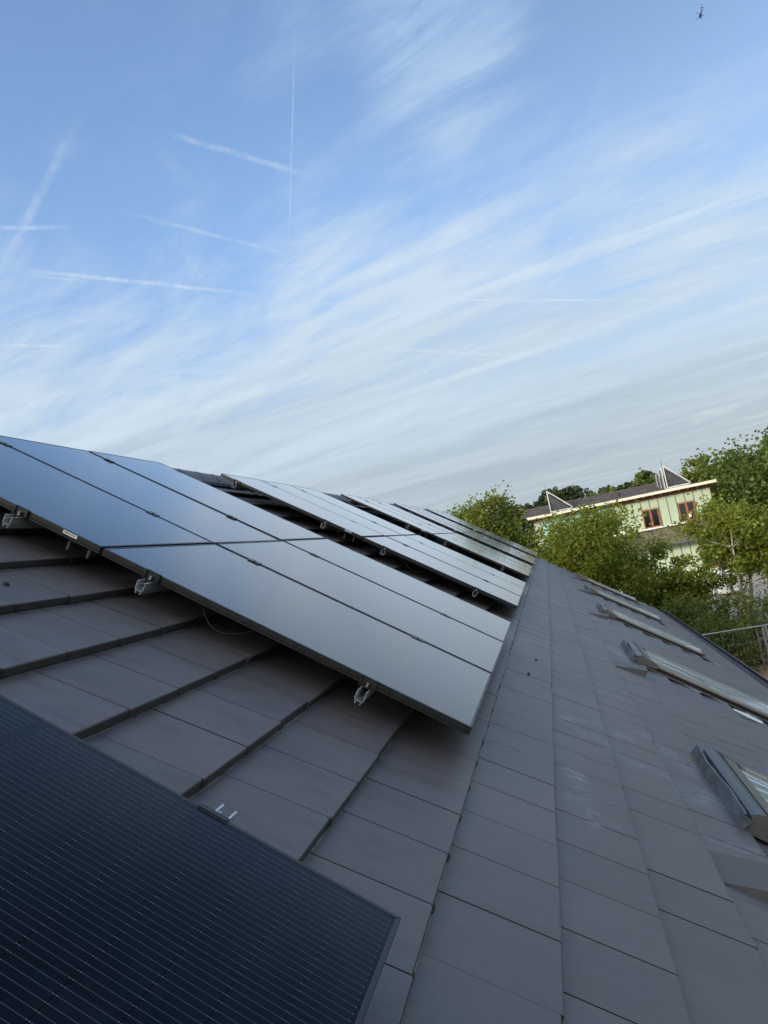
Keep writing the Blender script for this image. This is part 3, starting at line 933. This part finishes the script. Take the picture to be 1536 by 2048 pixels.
CREAM = mat('cream_fascia', (0.74, 0.68, 0.55), 0.55, var=0.05, scale=2)
WHITEP = mat('white_sill', (0.80, 0.78, 0.74), 0.5)
PANE = mat('dark_pane', (0.012, 0.014, 0.016), 0.08, var=0.2, scale=1)
CURT = mat('curtain', (0.35, 0.33, 0.30), 0.9)
ROOFB = mat('brown_roof_tile', (0.085, 0.068, 0.058), 0.85, var=0.35, scale=2, island=0.3)
SEDUM = mat('sedum', (0.115, 0.125, 0.065), 0.95, var=0.6, scale=2.2, col2=(0.085, 0.06, 0.045), bump=0.8)
ZINC = mat('zinc_gutter', (0.14, 0.14, 0.15), 0.45, 0.4)
FRW = mat('white_frame_metal', (0.62, 0.61, 0.59), 0.45)
COLBK = mat('collector_back', (0.030, 0.032, 0.036), 0.5)
COLST = mat('collector_strip', (0.09, 0.095, 0.105), 0.5)
PINK = mat('pink_insulation', (0.62, 0.43, 0.34), 0.85, var=0.15, scale=1.5)


def bp(mb, name, m, parent=None, **kw):
    return mb.build(name, m, parent or bld, **kw)


# local frame: x along the facade, -y towards the camera, z up; facade face at y=0
WLN = 12.4
w_ = MB(); w_.box(0.0, WLN, 0.03, 7.0, 0.0, 6.60); bp(w_, 'wall', GREYB)
W_OPEN = [(1.62, 2.75, 4.42, 5.74), (4.62, 5.75, 4.42, 5.74), (7.63, 8.77, 4.42, 5.76), (10.10, 11.21, 4.42, 5.77)]


def board(x0, x1, z0, z1, m, par=None):
    b = MB(); b.box(x0 + 0.004, x1 - 0.004, 0.0, 0.028, z0, z1)
    return b


studs = [0.0, 0.49] + [0.49 + 0.598 * k for k in range(1, 20)] + [WLN]
gb = MB(); tbm = MB(); yb_ = MB(); bat = MB()
for a, c in zip(studs[:-1], studs[1:]):
    mid = (a + c) / 2
    tgt = yb_ if mid < 0.45 else tbm if mid < 5.9 else gb
    op = [o for o in W_OPEN if o[0] - 0.25 < mid < o[1] + 0.25]
    if op:
        tgt.v += []; tgt.box(a + .004, c - .004, 0.0, 0.028, op[0][3] + 0.06, 6.42)
    else:
        tgt.box(a + .004, c - .004, 0.0, 0.028, 4.34, 6.42)
for x in studs:
    op = [o for o in W_OPEN if o[0] + 0.1 < x < o[1] - 0.1]
    bat.box(x - 0.024, x + 0.024, -0.022, 0.0295, (op[0][3] + 0.06) if op else 4.34, 6.42)
bp(gb, 'green_boards', GREEN); bp(tbm, 'teal_boards', TEAL); bp(yb_, 'grey_board', GREYB); bp(bat, 'battens', BATTEN)
for i, (x0, x1, z0, z1) in enumerate(W_OPEN):
    f = MB(); t = 0.085; xm = (x0 + x1) / 2
    f.box(x0, x1, -0.06, 0.02, z1 - t, z1); f.box(x0, x1, -0.06, 0.02, z0, z0 + t)
    f.box(x0, x0 + t, -0.0605, 0.02, z0 + t, z1 - t); f.box(x1 - t, x1, -0.0605, 0.02, z0 + t, z1 - t); f.box(xm - 0.075, xm + 0.075, -0.062, 0.02, z0 + t, z1 - t)
    fo = bp(f, 'window', FRAMEW)
    for (a, c) in ((x0 + t, xm - 0.075), (xm + 0.075, x1 - t)):
        p = MB(); p.box(a, c, -0.02, 0.018, z0 + t, z1 - t); p.build('pane', PANE, fo)
    sl = MB(); sl.box(x0 - 0.06, x1 + 0.06, -0.13, 0.0, z0 - 0.10, z0 - 0.003); sl.build('sill', WHITEP, fo)
    if i == 3:
        pp = MB(); pp.box(xm + 0.03, xm + 0.19, -0.066, -0.0625, z0 + 0.22, z0 + 0.46); pp.build('paper_note', STICK, fo)
# eaves: rafters, soffit board, cream fascia
raf = MB()
for k in range(-1, 22):
    x = 0.2 + 0.598 * k
    raf.bar((x, 0.20, 6.58), (x, -0.62, 6.70), 0.075, 0.16)
bp(raf, 'rafters', RAFTER)
so = MB(); so.box(-0.3, WLN + 0.35, -0.62, 0.6, 6.775, 6.81); so.box(0, WLN, 0.005, 0.028, 6.43, 6.77); bp(so, 'eaves_boards', RAFTER)
fa = MB(); fa.box(-0.35, WLN + 0.45, -0.70, -0.64, 6.70, 6.89); bp(fa, 'fascia', CREAM)
rf = MB()          # main tiled slope with courses and rolls, plus a lower flat edge to the right
x = -0.8
while x < 9.15:
    for k in range(9):
        y0 = -0.66 + k * 0.40
        z0 = 6.875 + k * 0.073; z1 = z0 + 0.088
        rf.quadbox([(x, y0, z0 - 0.02), (x + 0.27, y0, z0 - 0.02), (x + 0.27, y0 + 0.44, z1 - 0.03), (x, y0 + 0.44, z1 - 0.03),
                    (x, y0, z0 + 0.035), (x + 0.27, y0, z0 + 0.010), (x + 0.27, y0 + 0.44, z1 + 0.005), (x, y0 + 0.44, z1 + 0.03)])
    x += 0.28
ro = bp(rf, 'roof', ROOFB)
rc = MB(); rc.tube([(-0.8, 2.95, 7.53), (9.15, 2.95, 7.53)], 0.085, k=8); rc.build('ridge', ROOFB, ro)
rv = MB()
for xx in (3.3 + 0.7, 6.0):
    rv.tube([(xx + 0.4, 0.6, 7.0), (xx + 0.4, 0.6, 7.32)], 0.10, 0.08, 8)
rv.build('roof_vent', COLBK, ro)
fl = MB(); fl.box(9.16, WLN + 0.40, -0.63, 7.0, 6.82, 6.885); bp(fl, 'flat_roof', ZINC)
gr = MB(); gr.prism([(0, 0), (0, 0)][:0] or [(-0.8, 6.8), (9.15, 6.8), (9.15, 6.86), (-0.8, 6.86)], 3.4, 6.9); bp(gr, 'roof_back', ROOFB)
# middle skirt roof planted with sedum
sk = MB(); sk.prismx([(0.0, 4.30), (-1.05, 3.20), (-1.05, 3.08), (0.0, 3.9)], 0.0, WLN + 0.7)
ske = bp(sk, 'sedum_roof', SEDUM)
tuft = MB(); r3 = random.Random(9)
for i in range(2600):
    u = r3.random(); xx = r3.uniform(0.05, WLN + 0.6); y = -1.0 * u; z = 4.30 - 1.08 * u * 1.05 / 1.05
    h = r3.uniform(0.03, 0.10); dx = r3.uniform(-.06, .06)
    b = len(tuft.v); tuft.v += [(xx - 0.03, y, z - 0.02), (xx + 0.03, y + 0.02, z - 0.02), (xx + dx, y - 0.03, z + h)]; tuft.f.append((b, b + 1, b + 2))
t = tuft.build('sedum_tufts', make_leaf_mat('sedum_leaf', (0.05, 0.055, 0.02), (0.085, 0.09, 0.035), (0.14, 0.12, 0.06), 0.15), ske); t['kind'] = 'stuff'
sb = MB(); sb.box(-0.02, WLN + 0.72, -0.14, -0.001, 4.305, 4.345); bp(sb, 'sill_band', WHITEP)
zg = MB(); zg.tube([(0.0, -1.12, 3.08), (WLN + 0.75, -1.12, 3.08)], 0.075, k=10); bp(zg, 'gutter', ZINC)
# ground floor
low = MB(); lbat = MB()
x = 0.1
while x < WLN + 0.6:
    low.box(x + .004, x + 0.594, -0.32, -0.29, 0.15, 3.06); lbat.box(x - 0.024, x + 0.024, -0.345, -0.2885, 0.15, 3.06); x += 0.598
bp(low, 'ground_floor_boards', GREEN); bp(lbat, 'ground_floor_battens', BATTEN)
lw = MB(); lw.box(0.1, WLN + 0.65, -0.285, 0.02, 0, 3.06); bp(lw, 'ground_floor_wall', GREYB)
for (x0, x1, z0, z1) in ((10.85, 12.5, 0.9, 2.05), (2.2, 3.6, 0.9, 2.1), (5.6, 7.0, 0.9, 2.1)):
    f = MB(); t = 0.09; xm = (x0 + x1) / 2
    f.box(x0, x1, -0.40, -0.33, z1 - t, z1); f.box(x0, x1, -0.40, -0.33, z0, z0 + t)
    f.box(x0, x0 + t, -0.4005, -0.33, z0 + t, z1 - t); f.box(x1 - t, x1, -0.4005, -0.33, z0 + t, z1 - t); f.box(xm - 0.06, xm + 0.06, -0.402, -0.33, z0 + t, z1 - t)
    fo = bp(f, 'window', FRAMEW)
    for (a, c) in ((x0 + t, xm - 0.06), (xm + 0.06, x1 - t)):
        p = MB(); p.box(a, c, -0.36, -0.322, z0 + t, z1 - t); p.build('pane', PANE, fo)
pk = MB(); pk.box(10.8, 12.45, -0.352, -0.322, 2.15, 2.62); bp(pk, 'insulation_board', PINK)


def collector(x0, zb, zt, width, label, extra=0):
    e = empty('solar_collector', Vector(B_ORG) + Matrix.Rotation(B_ROT, 3, 'Z') @ Vector((x0, -0.45, zb)), (0, 0, B_ROT), label, 'solar collector', 'tilted solar collectors on the building roof')
    H = zt - zb
    D = 2.0
    a = MB()      # the tilted slab itself
    sl = Vector((width, 0, -H)).normalized(); nn = Vector((H, 0, width)).normalized()
    p0 = Vector((0.04, 0, H)); p1 = Vector((width, 0, 0.08))
    q = nn * 0.06
    pts = [p0, p0 + q, p1 + q, p1]
    a.prism([(v.x, v.z) for v in pts], 0, D); a.build('panel', FRW, e)
    gl = MB(); off = nn * 0.0615; off2 = nn * 0.066
    gl.prism([((p0 + off + sl * .05).x, (p0 + off + sl * .05).z), ((p0 + off2 + sl * .05).x, (p0 + off2 + sl * .05).z), ((p1 + off2 - sl * .05).x, (p1 + off2 - sl * .05).z), ((p1 + off - sl * .05).x, (p1 + off - sl * .05).z)], 0.05, D - 0.05)
    gl.build('collector_glass', PANE, e)
    inf = MB(); inf.prism([(0.06, H - 0.10), (width - 0.16, 0.075), (0.06, 0.075)], 0.10, 0.14); inf.build('side_panel', COLBK, e)
    st = MB()
    for k in range(4):
        u = 0.18 + 0.18 * k
        st.bar((0.12 , 0.094, H - 0.30 - u * H * 0.35), (width - 0.36 - 0.20 * k, 0.094, 0.12), 0.008, 0.03)
    st.build('side_strips', COLST, e)
    bs = MB(); bs.box(0, width, 0.0, 0.06, 0.0, 0.07); bs.box(0, width, D - 0.06, D, 0, 0.07); bs.build('base_rail', FRW, e)
    for yy_ in (0.0, D - 0.07):
        ps = MB(); ps.box(-0.01, 0.055, yy_, yy_ + 0.06, 0.0701, H + 0.05); ps.build('post', FRW, e)
    ps = MB(); ps.tube([(-0.03, 0.03, 0.0), (-0.03, 0.03, H + 0.52)], 0.022, 0.015, 6); ps.build('rod', ZINC, e)
    for k in range(extra):
        ps = MB(); xx = -0.20 - 0.17 * k; yy_ = 0.5 + 0.5 * k
        ps.box(xx, xx + 0.09, yy_, yy_ + 0.07, 0, H * (0.94 - 0.10 * k)); ps.build('post', FRW, e)
        ps = MB(); ps.box(xx - 0.055, xx - 0.01, yy_ - .08, yy_ - 0.01, 0, H * (0.9 - 0.08 * k)); ps.build('post', COLST, e)
    return e


collector(1.43, 6.93, 8.48, 1.58, 'white triangular collector frame on the left of the building roof')
collector(9.66, 6.95, 8.50, 1.55, 'larger white triangular collector frame with several posts on the right of the roof', 3)

# bright building materials behind the bare stems
for (x, y, w, dpt, h, lab) in ((9.0, 46.2, 0.9, 0.9, 1.5, 'white wrapped stack of building material, the taller one behind the bare stems'), (8.0, 47.0, 0.7, 0.8, 0.8, 'white wrapped low stack of building material left of the taller one')):
    e = empty('material_stack', (x, y, 0), (0, 0, 0.2), lab, 'building material')
    a = MB(); a.box(0, w, 0, dpt, 0.14, h); a.build('wrapped_load', WHITEP, e, bevel=0.06)
    a = MB()
    for q in (0.0, w / 2 - 0.05, w - 0.10): a.box(q, q + 0.10, 0.02, dpt - 0.02, 0.0, 0.139)
    a.build('pallet', BATTEN, e)

# ------------------------------------------------------------------ fence, trellis, sandpit
GALV = mat('galvanised', (0.34, 0.35, 0.35), 0.45, 0.5, 0.15, 8)
OLDW = mat('weathered_wood', (0.17, 0.15, 0.13), 0.9, var=0.35, scale=5, stretch=(4, 4, 0.6))
NEWW = mat('pale_timber', (0.55, 0.47, 0.36), 0.8, var=0.2, scale=4)
RED = mat('red_plastic', (0.16, 0.02, 0.03), 0.6)
fe = empty('wire_fence', (3.45, 22.75, 0), label='galvanised wire mesh site fence beside the gutter', cat='fence')
m_ = MB(); m_.tube([(0, 0, 2.0), (6.3, -0.25, 2.0)], 0.021, k=8); m_.build('top_rail', GALV, fe)
for x in (1.75, 1.82, 5.2):
    m_ = MB(); m_.tube([(x, -0.04 * x, 0.0), (x, -0.04 * x, 2.02)], 0.021, k=8); m_.build('post', GALV, fe)
m_ = MB()
x = 0.05
while x < 6.2:
    m_.bar((x, -0.04 * x, 0.12), (x, -0.04 * x, 1.985), 0.0022, 0.0022); x += 0.10
for z in (0.12, 0.6, 1.1, 1.6):
    m_.bar((0.05, 0, z), (6.2, -0.25, z), 0.0042, 0.0042)
m_.build('wire_mesh', GALV, fe)
tr = empty('slat_trellis', (5.75, 24.15 + 1.9, 0), label='weathered grey slat trellis leaning in the shrubs behind the wire fence', cat='trellis')
m_ = MB()
for k in range(9): m_.box(0.0 + 0.16 * k, 0.05 + 0.16 * k, 0, 0.025, 0.0, 1.35 - 0.02 * (k % 3))
m_.build('slats', OLDW, tr)
m_ = MB(); m_.box(0, 1.36, 0.026, 0.06, 0.3, 0.36); m_.box(0, 1.36, 0.026, 0.06, 1.0, 1.06); m_.build('cross_bars', OLDW, tr)
sp = empty('sandpit', (5.60, 23.6, 0), (0, 0, -0.08), 'pale timber framed sandpit box at the right edge', 'sandpit')
m_ = MB()
for (a, c, b_, d_) in ((0, 1.7, 0, 0.06), (0, 1.7, 1.64, 1.70), (0, 0.06, 0.0605, 1.6395), (1.64, 1.70, 0.0605, 1.6395)):
    m_.box(a, c, b_, d_, 0, 0.28)
m_.build('frame', NEWW, sp)
m_ = MB(); m_.box(0.061, 1.639, 0.061, 1.639, 0.0, 0.12); m_.build('filling', RED, sp)

# ------------------------------------------------------------------ helicopter
HB = mat('helicopter_navy', (0.012, 0.014, 0.04), 0.5)
he = empty('helicopter', (236.1, 736.1, 446.7), (R_(-26), R_(6), R_(6)), 'tiny dark helicopter high in the sky at the upper right', 'helicopter')
m_ = MB(); secs = [(-2.6, 0.15, -0.2), (-2.2, 0.75, -0.1), (-1.2, 1.15, 0.0), (0.4, 1.2, 0.1), (1.7, 0.95, 0.25), (2.8, 0.42, 0.45), (7.6, 0.20, 0.7), (8.0, 0.1, 0.72)]
for (x, r, z) in secs:
    for j in range(10):
        a = 2 * math.pi * j / 10
        m_.v.append((0.82 * r * math.cos(a), -x, z + r * math.sin(a)))
for i in range(len(secs) - 1):
    for j in range(10):
        q = (j + 1) % 10; m_.f.append((i * 10 + j, i * 10 + q, i * 10 + 10 + q, i * 10 + 10 + j))
m_.f.append(tuple(range(9, -1, -1))); m_.f.append(tuple(range(70, 80)))
m_.build('fuselage', HB, he, smooth=True)
m_ = MB(); m_.quadbox([(-0.08, -7.2, 0.6), (0.08, -7.2, 0.6), (0.08, -8.0, 0.6), (-0.08, -8.0, 0.6), (-0.06, -8.2, 2.4), (0.06, -8.2, 2.4), (0.06, -8.9, 2.4), (-0.06, -8.9, 2.4)]); m_.build('tail_fin', HB, he)
m_ = MB(); m_.box(-1.5, 1.5, -6.8, -6.3, 0.62, 0.70); m_.build('tailplane', HB, he)
m_ = MB(); m_.tube([(0, 0, 1.1), (0, 0, 2.0)], 0.25, 0.18, 8); mast = m_.build('rotor_mast', HB, he)
for k in range(4):
    a = R_(28 + 90 * k)
    m_ = MB(); m_.bar((0.2 * math.cos(a), 0.2 * math.sin(a), 1.95), (5.4 * math.cos(a), 5.4 * math.sin(a), 2.05), 0.32, 0.05); m_.build('rotor_blade', HB, he)
for sx in (-1, 1):
    m_ = MB(); m_.tube([(sx * 1.0, 2.6, -1.35), (sx * 1.0, 2.2, -1.7), (sx * 1.0, -1.8, -1.7)], 0.07, k=6)
    m_.tube([(sx * 0.7, 1.2, -0.7), (sx * 1.0, 1.2, -1.7)], 0.06, k=6); m_.tube([(sx * 0.7, -0.9, -0.7), (sx * 1.0, -0.9, -1.7)], 0.06, k=6)
    m_.build('skid', HB, he)

# ------------------------------------------------------------------ light and sky
SUN_EL, SUN_AZ = R_(20), R_(225)        # azimuth from +Y clockwise: behind and left of the camera
sd = Vector((math.sin(SUN_AZ) * math.cos(SUN_EL), math.cos(SUN_AZ) * math.cos(SUN_EL), math.sin(SUN_EL)))
L = bpy.data.lights.new('sun', 'SUN'); L.energy = 1.7; L.angle = R_(12.0); L.color = (1.0, 0.93, 0.83)
so_ = bpy.data.objects.new('sun', L); COL.objects.link(so_)
so_.rotation_euler = sd.to_track_quat('Z', 'Y').to_euler()

W = bpy.data.worlds.new('World'); SC.world = W; W.use_nodes = True
nt = NT(W.node_tree)
bg = W.node_tree.nodes['Background']
STR = 0.15
EXPO = 1.05
CG = 2 ** -EXPO
sky = nt.node('ShaderNodeTexSky', sky_type='NISHITA')
sky.sun_disc = False; sky.sun_elevation = SUN_EL; sky.sun_rotation = SUN_AZ
sky.air_density = 1.0; sky.dust_density = 0.6; sky.ozone_density = 2.0
D = nt.node('ShaderNodeTexCoord').outputs['Generated']
dx, dy, dz = nt.sep(D)
zz = nt.m('ADD', nt.m('MAXIMUM', dz, 0.0), 0.10)
px_, py_ = nt.m('DIVIDE', dx, zz), nt.m('DIVIDE', dy, zz)


def plane(ax, sx, sy, ox=0.0, oy=0.0):      # cloud-sheet coordinates, x along the streaks
    c, s = math.cos(ax), math.sin(ax)
    u = nt.m('ADD', nt.m('MULTIPLY', px_, c), nt.m('MULTIPLY', py_, s))
    v = nt.m('ADD', nt.m('MULTIPLY', px_, -s), nt.m('MULTIPLY', py_, c))
    return nt.comb(nt.m('MULTIPLY_ADD', u, sx, ox), nt.m('MULTIPLY_ADD', v, sy, oy), 0.0)


A1 = R_(164)
n_a = nt.noise(plane(A1, 0.32, 1.15, 3.1, 1.7), 1.3, 7, 0.55, 0.5)
n_b = nt.noise(plane(R_(158), 0.8, 2.6, 8.0, 2.0), 1.6, 8, 0.62, 0.9)
n_c = nt.noise(plane(R_(172), 0.35, 0.5, 1.0, 5.5), 1.0, 4, 0.5, 0.2)
n_d = nt.noise(plane(R_(150), 0.8, 1.4, 4.0, 7.7), 2.2, 9, 0.68, 1.4)
veil = nt.m('ADD', nt.smooth(dz, 0.52, 0.28, 0.05, 0.50), nt.smooth(dz, 0.28, 0.10, 0.0, 0.42))
right = nt.smooth(dx, -0.15, 0.30, 0.05, -0.17)
cov = nt.m('ADD', nt.m('ADD', veil, right), nt.m('MULTIPLY', nt.m('SUBTRACT', n_a, 0.5), 1.15))
cov = nt.m('ADD', cov, nt.m('MULTIPLY', nt.m('SUBTRACT', n_b, 0.5), 0.8))
cov = nt.m('ADD', cov, nt.m('MULTIPLY', nt.m('SUBTRACT', n_c, 0.5), 0.6))
n_e = nt.noise(plane(R_(172), 0.25, 1.3, 2.0, 0.3), 1.5, 6, 0.6, 1.1)
cov = nt.m('ADD', cov, nt.m('MULTIPLY', nt.m('SUBTRACT', n_e, 0.5), nt.smooth(dz, 0.55, 0.2, 0.3, 1.1)))
cov = nt.m('ADD', cov, nt.m('MULTIPLY_ADD', nt.m('SUBTRACT', n_d, 0.5), 1.05, 0.15))


def blob(d, w, amt):
    q = nt.vm('DOT_PRODUCT', D, d)
    return nt.m('MULTIPLY', nt.smooth(q, math.cos(w), 1.0), amt)


for d_, w_a, am in (((-0.002, 0.828, 0.561), 0.13, 0.42), ((0.238, 0.907, 0.348), 0.16, 0.12), ((-0.179, 0.922, 0.343), 0.14, 0.30),
                    ((0.007, 0.95, 0.313), 0.12, 0.25), ((-0.081, 0.884, 0.461), 0.10, 0.14), ((-0.327, 0.834, 0.444), 0.16, -0.30),
                    ((-0.11, 0.888, 0.447), 0.10, -0.22), ((-0.389, 0.714, 0.583), 0.25, -0.25)):
    n_ = Vector(d_).normalized()
    cov = nt.m('ADD', cov, nt.m('MULTIPLY', blob(tuple(n_), w_a, am), nt.smooth(n_b, 0.30, 0.62)))
# thicker unseen veil added overhead and behind camera as fill, warm near the sun
cov = nt.m('ADD', cov, nt.m('ADD', nt.smooth(dz, 0.66, 0.85, 0.0, 0.55), nt.smooth(dy, 0.15, -0.4, 0.0, 0.55)))
cov = nt.smooth(cov, 0.02, 1.05, 0.0, 0.96)
# contrails: great-circle strokes
TR = [((-0.5146, 0.3264, -0.7929), (0.8191, 0.4606, -0.342), 0.0980, 0.0050, 0.36), ((-0.9153, -0.3424, 0.2121), (-0.3505, 0.4177, -0.8382), 0.138, 0.0013, 0.33),
      ((-0.5469, -0.6738, 0.4968), (-0.6861, 0.0207, -0.7272), 0.115, 0.0075, 0.24), ((-0.264, 0.3675, -0.8918), (0.8299, 0.5578, -0.0158), 0.05, 0.0036, 0.40),
      ((-0.3459, 0.2562, -0.9026), (0.8436, 0.5061, -0.1795), 0.158, 0.0036, 0.5), ((-0.3523, 0.2455, -0.9031), (0.7992, 0.581, -0.1538), 0.05, 0.003, 0.25),
      ((-0.4785, 0.2511, -0.8414), (0.8227, 0.4632, -0.3296), 0.135, 0.0036, 0.26), ((-0.2547, 0.287, -0.9234), (0.9657, 0.0262, -0.2582), 0.18, 0.0024, 0.5),
      ((-0.2851, 0.2199, -0.933), (0.9565, 0.1278, -0.2622), 0.14, 0.0026, 0.5), ((-0.2589, 0.223, -0.9398), (0.8011, 0.5932, -0.0799), 0.06, 0.0028, 0.5)]
puff = nt.noise(D, 60, 5, 0.7)
wob = nt.m('MULTIPLY', nt.m('SUBTRACT', nt.noise(D, 45, 3), 0.5), 0.004)
front = nt.m('GREATER_THAN', dy, 0.2)
con = None
for n_, t_, hf, w, k in TR:
    a = nt.m('ABSOLUTE', nt.m('ADD', nt.vm('DOT_PRODUCT', D, n_), nt.m('MULTIPLY', wob, min(1, w / 0.0035))))
    b = nt.m('ABSOLUTE', nt.vm('DOT_PRODUCT', D, t_))
    s = nt.m('MULTIPLY', nt.smooth(a, w * 0.15, w, 1, 0), nt.smooth(b, hf * 0.25, hf * 1.05, 1, 0))
    s = nt.m('MULTIPLY', nt.m('MULTIPLY', s, k), nt.smooth(puff, 0.32, 0.66, 0.30, 1.2))
    con = s if con is None else nt.m('MAXIMUM', con, s)
con = nt.m('MULTIPLY', con, front)
# colours: bluish white high up, greyer towards the horizon
ramp = nt.node('ShaderNodeValToRGB')
nt.put(ramp.inputs[0], dz)
cr = ramp.color_ramp
cr.elements[0].position = 0.0; cr.elements[0].color = (0.44, 0.52, 0.58, 1)
cr.elements[1].position = 0.6; cr.elements[1].color = (0.42, 0.60, 0.86, 1)
for p, c in ((0.09, (0.475, 0.57, 0.645, 1)), (0.16, (0.53, 0.635, 0.735, 1)), (0.25, (0.60, 0.71, 0.82, 1)), (0.36, (0.64, 0.76, 0.90, 1))):
    e_ = cr.elements.new(p); e_.color = c
sunny = nt.smooth(nt.vm('DOT_PRODUCT', D, tuple(sd)), 0.25, 1.0)
ramp_c = nt.mix(sunny, ramp.outputs[0], (1.9, 1.75, 1.58))  # bright cloud glow added behind the camera, soft fill for trees and roof
tone = nt.m('ADD', nt.m('MULTIPLY', nt.m('SUBTRACT', n_e, 0.5), 0.55), nt.m('MULTIPLY', nt.m('SUBTRACT', n_b, 0.5), 0.30))
tone = nt.m('ADD', 1.0, nt.m('MULTIPLY', tone, nt.smooth(dz, 0.45, 0.2)))
ts = nt.node('ShaderNodeVectorMath', operation='SCALE'); nt.put(ts.inputs[0], ramp_c); nt.put(ts.inputs['Scale'], tone)
ramp_c = ts.outputs[0]
cl_col = nt.node('ShaderNodeVectorMath', operation='SCALE'); nt.put(cl_col.inputs[0], ramp_c); cl_col.inputs['Scale'].default_value = CG / STR
cn_col = nt.node('ShaderNodeVectorMath', operation='SCALE'); cn_col.inputs[0].default_value = (0.70, 0.79, 0.90); cn_col.inputs['Scale'].default_value = CG / STR
sk_gain = nt.node('ShaderNodeVectorMath', operation='MULTIPLY'); nt.put(sk_gain.inputs[0], sky.outputs[0]); nt.put(sk_gain.inputs[1], nt.mix(nt.smooth(dx, -0.30, 0.30), (1, 1, 1), (0.93, 0.84, 0.78)))
sk2 = nt.node('ShaderNodeVectorMath', operation='MULTIPLY'); nt.put(sk2.inputs[0], sk_gain.outputs[0])
nt.put(sk2.inputs[1], nt.mix(nt.smooth(dz, 0.05, 0.48), (0.50, 0.48, 0.50), (0.88, 0.90, 0.93)))
SKYGAIN = sk_gain
colr = nt.mix(cov, sk2.outputs[0], cl_col.outputs[0])
colr = nt.mix(con, colr, cn_col.outputs[0])
nt.put(bg.inputs['Color'], colr)
bg.inputs['Strength'].default_value = STR

# ------------------------------------------------------------------ camera
cam = bpy.data.cameras.new('camera'); co = bpy.data.objects.new('camera', cam); COL.objects.link(co)
cam.sensor_fit = 'VERTICAL'; cam.sensor_height = 24.0; cam.lens = 24.0 * 1500 / 2048
cam.clip_start = 0.05; cam.clip_end = 3000
Wm = ((0.957444, -0.205405, -0.202755), (0.21172, 0.022412, 0.977073), (-0.196151, -0.97842, 0.064947))
co.matrix_world = Matrix(((Wm[0][0], -Wm[0][1], -Wm[0][2], 0), (Wm[1][0], -Wm[1][1], -Wm[1][2], 0), (Wm[2][0], -Wm[2][1], -Wm[2][2], CAMZ), (0, 0, 0, 1)))
SC.camera = co
SC.view_settings.view_transform = 'Standard'; SC.view_settings.look = 'None'
SC.view_settings.exposure = EXPO; SC.view_settings.gamma = 1.0
SC.cycles.max_bounces = 6
SC.cycles.use_denoising = True
